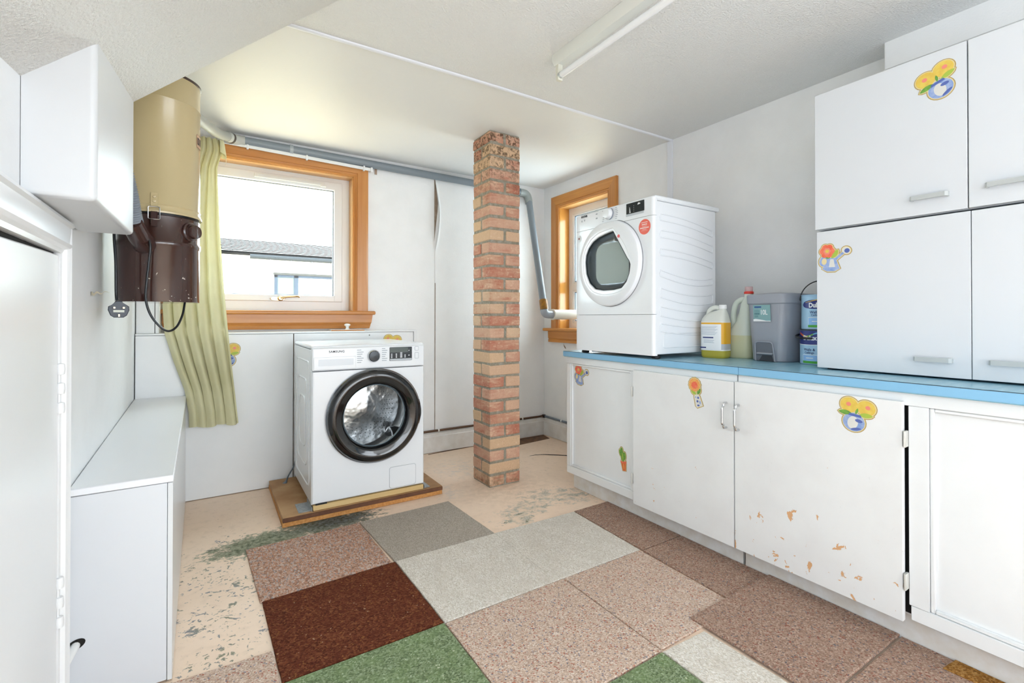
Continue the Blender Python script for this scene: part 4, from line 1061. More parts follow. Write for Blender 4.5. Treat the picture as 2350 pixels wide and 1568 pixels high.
# ------------------------------------------------------------------ wall cupboards standing on the worktop
m_edge = M('bare_chipboard_edge', 'b3a184', 0.7)
XU = 1.985
def wall_cupboard(label, z0, z1, ys, yl):
    cab = thing('wall_cupboard', (2.24, 0.4, z0), label, 'cupboard')
    mb = MB(); yr = ys[-1]
    mb.box(XU + 0.020, W - 0.004, yl - 0.016, yl - 0.002, z0, z1).box(XU + 0.020, W - 0.004, yr, yr + 0.016, z0, z1)
    mb.box(XU + 0.020, W - 0.004, yr + 0.016, yl - 0.016, z0, z0 + 0.016).box(XU + 0.020, W - 0.004, yr + 0.016, yl - 0.016, z1 - 0.016, z1)
    mb.box(W - 0.012, W - 0.004, yr, yl - 0.002, z0, z1).build('carcass', m_lam, cab)
    MB().box(XU + 0.019, XU + 0.0205, yr + 0.003, yl - 0.004, z0 + 0.002, z1 - 0.002).build('gap_backing', m_edge, cab)  # tan sheet behind the doors, seen in their gaps
    doors = []
    for a, b in ((yl, ys[0]), (ys[1], yr)):
        doors.append(MB().box(XU, XU + 0.018, b, a, z0 + 0.0015, z1 - 0.0015, 0.0012).build('door', m_lam, cab))
    return cab, doors
m_hgrey = M('grey_bar_handle', 'b7bbba', 0.4)
def bar_handle(door, yc, z, w=0.099):
    mb = MB(); pr = []
    prof2 = [(-0.0, 0), (-w / 2, 0), (-w / 2, 0.016), (-w / 2 + 0.006, 0.024), (w / 2 - 0.006, 0.024), (w / 2, 0.016), (w / 2, 0), (w / 2 - 0.006, 0), (w / 2 - 0.008, 0.015), (-w / 2 + 0.008, 0.015), (-w / 2 + 0.006, 0)]
    prof2 = prof2[1:]
    mb.prism([(-a, -b) for a, b in prof2], (XU, yc, z + 0.007), Y, X, 0.014)
    mb.bm.verts.ensure_lookup_table()
    return mb.build('handle', m_hgrey, door, angle=30)
lo, ld = wall_cupboard('lower white wall cupboard standing on the blue worktop', 0.8365, 1.3655, (0.4835, 0.4815, 0.03), 0.934)
up_, ud = wall_cupboard('upper white wall cupboard stacked below the ceiling', 1.372, 1.9015, (0.4905, 0.4875, 0.03), 0.940)
for d_, yc, z in ((ud[0], 0.583, 1.428), (ud[1], 0.397, 1.432), (ld[0], 0.5755, 0.8935), (ld[1], 0.391, 0.8945)): bar_handle(d_, yc, z)
for y in (0.90, 0.06):
    MB().box(XU + 0.03, W - 0.02, y - 0.01, y + 0.01, 0.8318, 0.8364).build('packer', m_dark, lo)
sticker('vase', (XU, 0.562, 1.800), -Y, Z, 0.112, ud[0], 'two yellow flowers in a blue vase sticker near the top', rot=0.30)
sticker('can', (XU, 0.878, 1.257), -Y, Z, 0.112, ld[0], 'blue watering can sticker with a red flower', rot=-0.04)
# ------------------------------------------------------------------ tumble dryer
dx, dxb, dy0, dy1, dz0, dz1 = 1.775, 2.262, 1.568, 2.150, 0.848, 1.602
m_dry = M('dryer_white', 'eceff3', 0.24, coat=0.25)
dry = thing('tumble_dryer', (2.02, 1.86, 0.8315), 'white tumble dryer standing on the blue worktop', 'tumble dryer')
MB().box(dx + 0.022, dxb, dy0 + 0.002, dy1 - 0.002, dz0 + 0.004, dz1 - 0.004, 0.008, 2).build('cabinet', m_dry, dry)
MB().box(dx + 0.012, dxb + 0.030, dy0 - 0.001, dy1 + 0.001, dz1 - 0.004, dz1 + 0.022, 0.009, 3).build('top_panel', m_dry, dry)
def fpanel(name, z0, z1):
    pts = rrect(-dy1, -dy0, z0, z1, 0.004, 3)
    mb = MB().box(dx, dx + 0.026, dy0, dy1, z0, z1, 0.0)
    es = [e for e in mb.bm.edges if abs(e.verts[0].co.z - e.verts[1].co.z) > 0.05 and e.verts[0].co.x < dx + 0.01]
    bmesh.ops.bevel(mb.bm, geom=es, offset=0.016, segments=4, profile=0.5, affect='EDGES')
    mb.wn = True
    return mb.build(name, m_dry, dry)
fpanel('kick_panel', dz0, 1.0465)
fpanel('front_panel', 1.0485, 1.524)
cp = fpanel('control_panel', 1.5258, dz1 + 0.012)
text('brand_lettering', 'HOOVER', 0.0145, (dx, 2.098, 1.599), -Y, Z, m_printd, dry, 0.95, 0.0012, squash=0.92)
mb = MB().box(dx - 0.0006, dx + 0.001, 1.955, 2.100, 1.6135, 1.6148); mb.build('logo_line', m_printd, dry)
mb = MB()
for y, z, w_, h_ in ((1.975, 1.597, 0.014, 0.006), (1.975, 1.573, 0.014, 0.007), (2.095, 1.575, 0.007, 0.010), (2.072, 1.577, 0.007, 0.010), (1.872, 1.535, 0.014, 0.003)):
    mb.flat([(0, 0), (w_, 0), (w_, h_), (0, h_)], (dx, y, z), -Y, Z, 0.0005)
for i in range(7):
    z = 1.549 + i * 0.0095
    mb.flat([(0, 0), (0.013, 0), (0.013, 0.0028), (0, 0.0028)], (dx, 1.925 - 0.006 * math.sin(i / 6 * 3.14), z), -Y, Z, 0.0005)
    mb.flat([(0, 0), (0.015, 0), (0.015, 0.0028), (0, 0.0028)], (dx, 1.823 + 0.004 * math.cos(i), z), -Y, Z, 0.0005)
tag(mb.build('programme_print', M('faint_print', '9aa2aa', 0.5), dry, recalc=False), kind='stuff')
mb = MB().lathe([(0.031, 0.0), (0.030, 0.008), (0.027, 0.010), (0.026, 0.026), (0.024, 0.029), (0.0, 0.030)], (dx, 1.868, 1.583), '-x', 40)
dl = mb.build('dial', m_dry, dry)
MB().lathe([(0.0312, 0.0), (0.0312, 0.007), (0.028, 0.009)], (dx, 1.868, 1.583), '-x', 40).build('dial_skirt', M('satin_grey', 'a9b0ba', 0.25, 0.6), dl)
ds = MB().prism(rrect(-1.745, -1.625, 1.556, 1.609, 0.003), (dx, 0, 0), -Y, Z, 0.0012).build('display', m_disp, dry)
MB().box(dx - 0.002, dx, 1.628, 1.746, 1.545, 1.5555).build('button_strip', M('button_grey', 'b9bfc4', 0.3), ds)
mb = MB()
for k in range(5): mb.flat([(0, 0), (0.008 - 0.001 * k, 0), (0.008 - 0.001 * k, 0.004), (0, 0.004)], (dx - 0.0012, 1.723, 1.560 + k * 0.006), -Y, Z, 0.0005)
mb.flat([(0, 0), (0.018, 0.002), (0.018, 0.006), (0.006, 0.010), (0.0, 0.004)], (dx - 0.0012, 1.668, 1.592), -Y, Z, 0.0005)
for k in range(4): mb.flat(ell(0, 0, 0.0014, 0.0014, 6), (dx - 0.0012, 1.693, 1.565 + k * 0.009), -Y, Z, 0.0005)
tag(mb.build('indicator_marks', M('indicator_white', 'e8ecee', 0.4), ds, recalc=False), kind='stuff')
# door ring with its flat top and angular window
cy, cz, R = 1.8615, 1.3185, 0.2255
hole = [(-0.1765, 0.02), (-0.170, 0.060), (-0.150, 0.095), (-0.115, 0.126), (-0.070, 0.146), (-0.020, 0.156), (0.030, 0.163), (0.049, 0.164), (0.053, 0.150), (0.145, 0.012), (0.158, -0.002), (0.166, -0.022), (0.160, -0.062), (0.140, -0.105), (0.105, -0.135), (0.05, -0.143), (-0.03, -0.143), (-0.095, -0.132), (-0.14, -0.098), (-0.168, -0.045)]
n = 96
def cast(poly, a):
    d = Vector((math.cos(a), math.sin(a))); best = 0
    for i in range(len(poly)):
        p, q = Vector(poly[i]), Vector(poly[(i + 1) % len(poly)]); e = q - p
        den = d.x * e.y - d.y * e.x
        if abs(den) < 1e-9: continue
        t = (p.x * e.y - p.y * e.x) / den; s = (p.x * d.y - p.y * d.x) / den
        if t > 0 and -1e-6 <= s <= 1 + 1e-6: best = max(best, t)
    return best
def dring(fn, depth):
    out = []
    for i in range(n):
        a = 2 * math.pi * i / n; r = fn(a); u_, v_ = r * math.cos(a), r * math.sin(a)
        out.append((dx - depth, cy - u_, cz + v_))
    return out
inner = lambda a: cast(hole, a)
def outer(k):
    def f(a):
        r = R * k; s = math.sin(a)
        return min(r, (0.217 * k) / s) if s > 0.2 else r
    return f
mix = lambda t, k=1.0: (lambda a: inner(a) * (1 - t) + outer(k)(a) * t)
dd = MB().loops([dring(outer(1.0), 0.0), dring(outer(1.0), 0.018), dring(outer(0.985), 0.026), dring(outer(0.95), 0.030), dring(mix(0.30), 0.030), dring(mix(0.24), 0.026), dring(mix(0.06), 0.026), dring(mix(0.0), 0.022), dring(lambda a: inner(a) * 0.985, 0.006)]).build('door', m_dry, dry, angle=32)
MB().loops([dring(outer(1.018), 0.0004), dring(outer(1.0), 0.0012)]).build('door_shadow_gap', M('seam_grey2', '8e9196', 0.6), dd, recalc=False)
MB().loops([dring(lambda a: inner(a) * 1.0, 0.0205), dring(lambda a: inner(a) * 0.975, 0.0215), dring(lambda a: inner(a) * 0.965, 0.012)]).build('window_trim', M('dark_trim', '30383c', 0.2), dd)
inn2 = [(x * 0.76 + 0.004, y * 0.80 - 0.004) for x, y in hole]
in2 = lambda a: cast(rrect(-0.108, 0.135, -0.106, 0.108, 0.05), a)
MB().loops([dring(lambda a: inner(a) * 0.985, 0.012), dring(lambda a: inner(a) * 0.95, 0.005), dring(lambda a: min(in2(a), inner(a) * 0.93), 0.0020)]).build('window_rim', M('bluegrey_bowl', '414c53', 0.2, 0.2, coat=0.3), dd, angle=60)
MB().loops([dring(lambda a: min(in2(a), inner(a) * 0.93), 0.0022), dring(lambda a: min(in2(a), inner(a) * 0.93) * 0.5, 0.0045)], cap1=True).build('glass', M('dryer_glass', '95a19b', 0.38, spec=0.25), dd, angle=60)  # pale grey-green reflection of the room put into the glass colour
mb = MB().prism(ell(0, 0, 0.0085, 0.0085, 20), (dx - 0.0302, 1.7700, 1.448), -Y, Z, 0.0012); mb.build('red_badge', M('badge_red', 'd93a3a', 0.3), dd)
# round offer sticker and small badge
st = MB().prism(ell(0, 0, 0.0375, 0.0375, 40), (dx, 1.6235, 1.475), -Y, Z, 0.0008).build('offer_sticker', M('coral_sticker', 'ee6b58', 0.5), dry)
mb = MB()
for z, w_, h_ in ((0.020, 0.040, 0.0035), (0.009, 0.034, 0.0055), (0.002, 0.030, 0.002), (-0.008, 0.056, 0.006), (-0.014, 0.026, 0.002), (-0.019, 0.04, 0.001)):
    k = max(3, int(w_ / 0.0045))
    for j in range(k):
        u0 = -w_ / 2 + w_ * j / k
        mb.flat([(u0, z), (u0 + w_ / k * 0.78, z), (u0 + w_ / k * 0.78, z + h_), (u0, z + h_)], (dx - 0.0008, 1.6235, 1.475), -Y, Z, 0.0004)
tag(mb.build('sticker_print', M('sticker_print_white', 'fbe3dc', 0.5), st, recalc=False), kind='stuff')
bg = MB().prism(ell(0, 0, 0.017, 0.019, 28), (dx, 2.112, 1.483), -Y, Z, 0.0006).build('badge', M('badge_grey', 'dfe3e6', 0.4), dry)
MB().prism(ell(0, 0, 0.006, 0.006, 16), (dx - 0.0006, 2.117, 1.484), -Y, Z, 0.0005).build('badge_dot', M('badge_brown', '8a3a34', 0.4), bg)
# pressed ribs of the right side
ysd = dy0 + 0.0005
for k, (zf, bow, hh) in enumerate(((1.535, -0.045, 0.035), (1.455, -0.045, 0.038), (1.365, -0.042, 0.035), (1.262, 0.045, 0.03), (1.175, 0.040, 0.045), (1.085, 0.032, 0.045), (1.003, 0.026, 0.038))):
    pts = []
    for i in range(15):
        t = i / 14; pts.append((1.828 + 0.40 * t, zf + (bow * t * t if bow < 0 else -bow * math.sin(math.pi * t * 0.75) * 0.8)))
    low = [(x - (0.004 if j == 0 else 0), z - hh * (0.9 if bow < 0 else 1.0)) for j, (x, z) in enumerate(pts)]
    path = [(x, ysd, z) for x, z in pts] + [(pts[-1][0] + 0.008, ysd, (pts[-1][1] + low[-1][1]) / 2)] + [(x, ysd, z) for x, z in low[::-1]] + [(pts[0][0] - 0.008, ysd, (pts[0][1] + low[0][1]) / 2)]
    MB().tube(path, 0.0032, 8, closed=True).build('side_rib', m_dry, dry)
MB().tube([(p[0], ysd, p[1]) for p in rrect(1.845, 2.22, 0.885, 0.955, 0.008)], 0.0024, 8, closed=True).build('side_rib', m_dry, dry)
for x in (dx + 0.05, dxb - 0.05):
    for y in (dy0 + 0.03, dy1 - 0.03):
        MB().lathe([(0.019, 0.0), (0.022, 0.004), (0.020, 0.012), (0.014, 0.022)], (x, y, 0.8318), 'z', 18, cap0=True, cap1=True).build('foot', m_black, dry)
MB().tube(smooth_path([(1.84, 2.08, 0.842), (1.90, 1.95, 0.840), (2.0, 1.9, 0.838), (2.1, 1.95, 0.836)], 6), 0.005, 8).build('power_cable', m_black, dry)

# ------------------------------------------------------------------ things on the worktop
WZ = 0.8317
def superloop(cx, cy, z, a, b, e=3.2, n=40, rot=0.0):
    out = []
    for i in range(n):
        t = 2 * math.pi * i / n; c, s = math.cos(t), math.sin(t)
        x = a * math.copysign(abs(c) ** (2 / e), c); y = b * math.copysign(abs(s) ** (2 / e), s)
        out.append((cx + x * math.cos(rot) - y * math.sin(rot), cy + x * math.sin(rot) + y * math.cos(rot), z))
    return out
def translucent(name, hexa, trans=0.5, rough=0.35):
    m = bpy.data.materials.new(name); t = NT(m)
    t.bsdf.inputs['Base Color'].default_value = lin(hexa); t.bsdf.inputs['Roughness'].default_value = rough
    tr = t.new('ShaderNodeBsdfTranslucent'); tr.inputs['Color'].default_value = lin(hexa)
    tp = t.new('ShaderNodeBsdfTransparent'); tp.inputs['Color'].default_value = lin(hexa)
    m1 = t.new('ShaderNodeMixShader'); m1.inputs[0].default_value = 0.25; t.link(t.bsdf.outputs[0], m1.inputs[1]); t.link(tr.outputs[0], m1.inputs[2])
    m2 = t.new('ShaderNodeMixShader'); m2.inputs[0].default_value = trans; t.link(m1.outputs[0], m2.inputs[1]); t.link(tp.outputs[0], m2.inputs[2])
    t.link(m2.outputs[0], t.out.inputs['Surface'])
    return m
m_bottle = translucent('frosted_bottle', 'f6f8f0', 0.08)
m_bottle2 = translucent('frosted_bottle_green', 'f0f7ec', 0.06)
m_liq1 = translucent('amber_liquid', 'cfc24e', 0.0)
m_liq2 = translucent('pale_green_liquid', 'e4e5c0', 0.0)
# jug with a yellow and white label
jx, jy, jr = 2.125, 1.477, 0.12
j1 = thing('detergent_jug', (jx, jy, WZ), 'square jug of yellow cleaner with a yellow and white label', 'jug')
A, B = 0.046, 0.064
MB().loops([superloop(jx, jy, z, A * k, B * k, 4, 40, jr) for z, k in ((WZ, 0.88), (WZ + 0.006, 0.97), (WZ + 0.014, 1.0), (0.885, 1.0), (0.985, 1.0))], cap0=True, cap1=True).build('liquid', m_liq1, j1)
rg = [superloop(jx, jy - sh, z, A * ka, B * kb, e, 40, jr) for z, ka, kb, sh, e in ((0.9852, 1.0, 1.0, 0, 4), (1.012, 1.0, 1.0, 0, 4), (1.026, 0.95, 0.97, 0, 3.5), (1.045, 0.78, 0.85, 0.006, 3), (1.060, 0.55, 0.62, 0.018, 2.6), (1.070, 0.36, 0.28, 0.038, 2), (1.078, 0.34, 0.25, 0.040, 2))]
MB().loops(rg, cap1=True).build('bottle', m_bottle, j1, angle=60)
MB().tube(smooth_path([(jx, jy + 0.045, 1.030), (jx, jy + 0.034, 1.066), (jx, jy + 0.004, 1.082), (jx, jy - 0.026, 1.078)], 6), [0.012] * 19, 12).build('handle', m_bottle, j1)
MB().lathe([(0.018, 0.0), (0.0185, 0.002), (0.0185, 0.016), (0.016, 0.019), (0.0, 0.0195)], (jx, jy - 0.040, 1.076), 'z', 24, cap0=True).build('cap', M('cap_white', 'f0f0ee', 0.35), j1)
def wrap_band(parent, name, z0, z1, i0, i1, mat, off):
    a0 = superloop(jx, jy, z0, A * (1 + off), B * (1 + off), 4, 80, jr); a1 = superloop(jx, jy, z1, A * (1 + off), B * (1 + off), 4, 80, jr)
    mb = MB(); bm = mb.bm
    lo_ = [bm.verts.new(a0[i % 80]) for i in range(i0, i1 + 1)]; hi_ = [bm.verts.new(a1[i % 80]) for i in range(i0, i1 + 1)]
    for i in range(len(lo_) - 1): bm.faces.new((lo_[i], lo_[i + 1], hi_[i + 1], hi_[i]))
    return mb.build(name, mat, parent, recalc=False, angle=60)
lb = wrap_band(j1, 'label', 0.871, 1.010, 0, 80, M('label_yellow', 'eaae2a', 0.4), 0.012)
wrap_band(lb, 'label_grey', 0.872, 0.902, 0, 80, M('label_grey', 'b9bcbe', 0.4), 0.016)
wrap_band(lb, 'label_edge', 0.869, 0.8735, 0, 80, M('label_white', 'f1f2f2', 0.4), 0.018)
wrap_band(lb, 'label_edge', 1.0075, 1.0115, 0, 80, M('label_white', 'f1f2f2', 0.4), 0.018)
wrap_band(lb, 'label_sheet', 0.874, 0.999, 27, 48, M('label_white', 'f1f2f2', 0.4), 0.022)
mb = MB(); fx = jx - A * 1.03; uj = Vector((math.sin(jr), -math.cos(jr), 0)); vj = Z
def onface(u0, u1, z0, z1): u0, u1 = u0 * 0.85, u1 * 0.85; mb.flat([(u0, z0), (u1, z0), (u1, z1), (u0, z1)], Vector((jx, jy, 0)) + Vector((-math.cos(jr), -math.sin(jr), 0)) * (A * 1.03 + 0.0006), uj, Z, 0.0)
for i in range(9): onface(-0.060, 0.040 - 0.008 * (i % 3), 0.988 - i * 0.0052, 0.9892 - i * 0.0052)
for i in range(3): onface(-0.045, 0.020 - 0.006 * (i % 2), 0.919 - i * 0.006, 0.9205 - i * 0.006)
tag(mb.build('label_print', M('label_print_grey', '9aa6b8', 0.5), lb, recalc=False), kind='stuff')
mb = MB(); onface(-0.050, 0.015, 0.930, 0.936); onface(-0.066, -0.030, 0.880, 0.886); tag(mb.build('label_blocks', M('label_navy', '27356e', 0.5), lb, recalc=False), kind='stuff')
# handled bottle with a red cap
kx, ky = 2.222, 1.402
j2 = thing('handled_bottle', (kx, ky, WZ), 'handled bottle of pale green liquid with a red cap', 'bottle')
A2, B2 = 0.047, 0.066
MB().loops([superloop(kx, ky, z, A2 * k, B2 * k, 2.8, 40) for z, k in ((WZ, 0.9), (WZ + 0.005, 0.97), (WZ + 0.012, 1.0), (0.90, 1.0), (0.944, 0.995))], cap0=True, cap1=True).build('liquid', m_liq2, j2)
rg = [superloop(kx, ky - sh, z, A2 * ka, B2 * kb, 2.6, 40) for z, ka, kb, sh in ((0.9442, 0.995, 0.995, 0), (0.962, 0.98, 0.97, 0.001), (0.985, 0.92, 0.78, 0.013), (1.01, 0.84, 0.60, 0.024), (1.06, 0.74, 0.48, 0.032), (1.10, 0.62, 0.42, 0.036), (1.125, 0.44, 0.32, 0.040), (1.135, 0.40, 0.28, 0.041), (1.150, 0.40, 0.28, 0.041))]
MB().loops(rg, cap1=True).build('bottle', m_bottle2, j2, angle=60)
hp = smooth_path([(kx, ky + 0.042, 0.962), (kx, ky + 0.039, 1.0), (kx, ky + 0.040, 1.05), (kx, ky + 0.028, 1.098), (kx, ky + 0.004, 1.118), (kx, ky - 0.022, 1.122)], 6)
MB().tube(hp, [0.017 - 0.004 * min(1, i / 12) for i in range(len(hp))], 14).build('handle', m_bottle2, j2, angle=60)
cpn = MB().lathe([(0.021, 0.0), (0.022, 0.002), (0.022, 0.011), (0.019, 0.013)], (kx, ky - 0.042, 1.148), 'z', 28, cap0=True, cap1=True).build('cap', M('cap_red', 'd8392c', 0.35), j2)
MB().lathe([(0.0185, 0.013), (0.0185, 0.034), (0.017, 0.036), (0.0, 0.036)], (kx, ky - 0.042, 1.148), 'z', 24).build('dosing_cup', translucent('clear_cup', 'f0dcdc', 0.5, 0.15), cpn)
# grey pedal bin
bxx, byy, brot = 2.232, 1.212, -0.12
m_bin = M('bin_grey', '9da1aa', 0.42, bump=(60, 0.04))
pb = thing('pedal_bin', (bxx, byy, WZ), 'grey plastic ten litre pedal bin with a teal label', 'bin')
rg = [superloop(bxx + sx_, byy, z, a, b, 4.5, 56, brot) for z, a, b, sx_ in ((WZ + 0.0005, 0.100, 0.082, 0), (WZ + 0.005, 0.104, 0.086, 0), (0.98, 0.112, 0.096, 0.0), (1.092, 0.118, 0.104, 0.002), (1.096, 0.118, 0.104, 0.002))]
MB().loops(rg, cap0=True, cap1=True).build('body', m_bin, pb, angle=40)
lid = []
for z, k, tilt in ((1.094, 1.03, 0.0), (1.098, 1.055, 0.0), (1.132, 1.07, 0.0), (1.1385, 1.055, 0.0)):
    lp_ = superloop(bxx + 0.002, byy, z, 0.118 * k, 0.104 * k, 4.5, 56, brot)
    lid.append([(x, y, z + (0.022 * max(0, min(1, (x - bxx) / 0.11)) if z < 1.12 else 0.0)) for x, y, z in lp_])
for z, k in ((1.137, 1.0), (1.143, 0.75), (1.147, 0.4)):
    lid.append(superloop(bxx + 0.002, byy, z, 0.118 * k, 0.104 * k, 4.0, 56, brot))
MB().loops(lid, cap0=True, cap1=True).build('lid', m_bin, pb, angle=28)
fb = Vector((-math.cos(brot), -math.sin(brot), 0)); ub = Vector((math.sin(brot), -math.cos(brot), 0))
def binface(z): return Vector((bxx, byy, z)) + fb * (0.1052 + 0.0549 * (z - WZ))
slope = (fb * 0.053 + Z).normalized()
ubs, sls = ub * 0.86, slope * 0.80
org = binface(1.074) + fb * 0.0015
lbb = MB().prism([(-0.058, -0.075), (0.044, -0.075), (0.044, 0.020), (-0.058, 0.020)], org + Z * 0, ubs, sls, 0.0008).build('label', M('label_teal', '86aeb0', 0.45), pb)
mb = MB().flat([(-0.058, -0.075), (0.044, -0.075), (0.044, -0.071), (0.02, -0.071), (-0.015, -0.064), (-0.045, -0.060), (-0.058, -0.063)], org, ubs, sls, 0.0012); mb.build('label_swoosh', M('label_white', 'f1f2f2', 0.4), lbb, recalc=False)
mb = MB().flat(rrect(-0.050, -0.008, 0.003, 0.012, 0.003), org, ubs, sls, 0.0012); mb.build('label_tab', M('label_blue', '2b5590', 0.4), lbb, recalc=False)
text('lettering', '10L', 0.040, org + ubs * -0.017 + sls * -0.036, ubs, sls, M('label_white', 'f1f2f2', 0.4), lbb, 0.95, 0.0006, off=0.0014, squash=0.78)
mb = MB()
for i in range(7): mb.flat([(-0.050 + i * 0.0045, -0.021), (-0.0475 + i * 0.0045, -0.021), (-0.0475 + i * 0.0045, -0.009), (-0.050 + i * 0.0045, -0.009)], org, ubs, sls, 0.0012)
tag(mb.build('label_print', M('label_darkteal', '6b9698', 0.4), lbb, recalc=False), kind='stuff')
mb = MB()
for i in range(6): mb.flat([(-0.050 + i * 0.0052, -0.036), (-0.0462 + i * 0.0052, -0.036), (-0.0466 + i * 0.0052, -0.025), (-0.0496 + i * 0.0052, -0.025)], org, ubs, sls, 0.0012)
for z_ in (-0.044, -0.049): mb.flat([(-0.050, z_), (-0.028, z_), (-0.028, z_ + 0.002), (-0.050, z_ + 0.002)], org, ubs, sls, 0.0012)
tag(mb.build('label_print', M('label_deepteal', '40737a', 0.4), lbb, recalc=False), kind='stuff')
mb = MB()
arch = [(-0.048, 0.0), (-0.048, 0.07)] + [(-0.030 + 0.018 * -math.cos(math.pi / 2 * i / 5), 0.072 + 0.016 * math.sin(math.pi / 2 * i / 5)) for i in range(1, 6)] + [(0.024 + 0.018 * math.sin(math.pi / 2 * i / 5), 0.072 + 0.016 * math.cos(math.pi / 2 * i / 5)) for i in range(0, 6)] + [(0.050, 0.0)]
o2 = Vector((bxx, byy, WZ + 0.002)) + fb * 0.1045
ra = MB().prism(arch, o2, ub, slope, 0.0015).build('pedal_recess', M('bin_shadow_grey', '6e727b', 0.5), pb)
ring_pts = [o2 + ub * x + slope * z + fb * 0.002 for x, z in arch]
MB().tube(ring_pts, 0.0032, 8).build('recess_lip', m_bin, pb)
MB().hexa([o2 + ub * a + fb * b + Z * c for a, b, c in ((-0.036, 0.0, 0.032), (0.042, 0.0, 0.032), (0.042, 0.014, 0.030), (-0.036, 0.014, 0.030), (-0.036, 0.0, 0.040), (0.042, 0.0, 0.040), (0.042, 0.014, 0.037), (-0.036, 0.014, 0.037))], 0.002).build('pedal', M('bin_pedal', 'a2a6ae', 0.4), pb)
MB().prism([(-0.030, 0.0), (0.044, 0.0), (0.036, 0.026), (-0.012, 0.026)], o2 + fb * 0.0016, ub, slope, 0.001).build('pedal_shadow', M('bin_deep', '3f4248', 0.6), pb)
# paint tins
def cyl_text(s, size, cx, cy, r, z, a_c, mat, parent, bold=0.0, squash=1.0, name='lettering', shear=0.0):
    me = text_mesh(s, size, 1.0, bold, 'CENTER'); base_ = wloc(parent)
    for vt in me.vertices:
        a = a_c + (vt.co.x * squash + vt.co.y * shear) / r
        vt.co = Vector((cx + r * math.cos(a), cy + r * math.sin(a), z + vt.co.y)) - base_
    o = bpy.data.objects.new(name, me); o.parent = parent; me.materials.clear(); me.materials.append(mat); COL.objects.link(o)
    return o
def cyl_patch(name, cx, cy, r, a0, a1, zf0, zf1, mat, parent, n=16):
    mb = MB(); bm = mb.bm; lo_, hi_ = [], []
    for i in range(n + 1):
        t = i / n; a = a0 + (a1 - a0) * t
        lo_.append(bm.verts.new((cx + r * math.cos(a), cy + r * math.sin(a), zf0(t)))); hi_.append(bm.verts.new((cx + r * math.cos(a), cy + r * math.sin(a), zf1(t))))
    for i in range(n):
        bm.faces.new((lo_[i], lo_[i + 1], hi_[i + 1], hi_[i]))
    return mb.build(name, mat, parent, recalc=False, angle=60)
m_tin = M('tin_pale_blue', 'a5cbe6', 0.3); m_navy = M('tin_navy', '28357f', 0.3); m_tinw = M('tin_white', 'f2f4f6', 0.35); m_tgreen = M('tin_green', '4caa3c', 0.35); m_panel = M('tin_panel_blue', '93c1f0', 0.35)
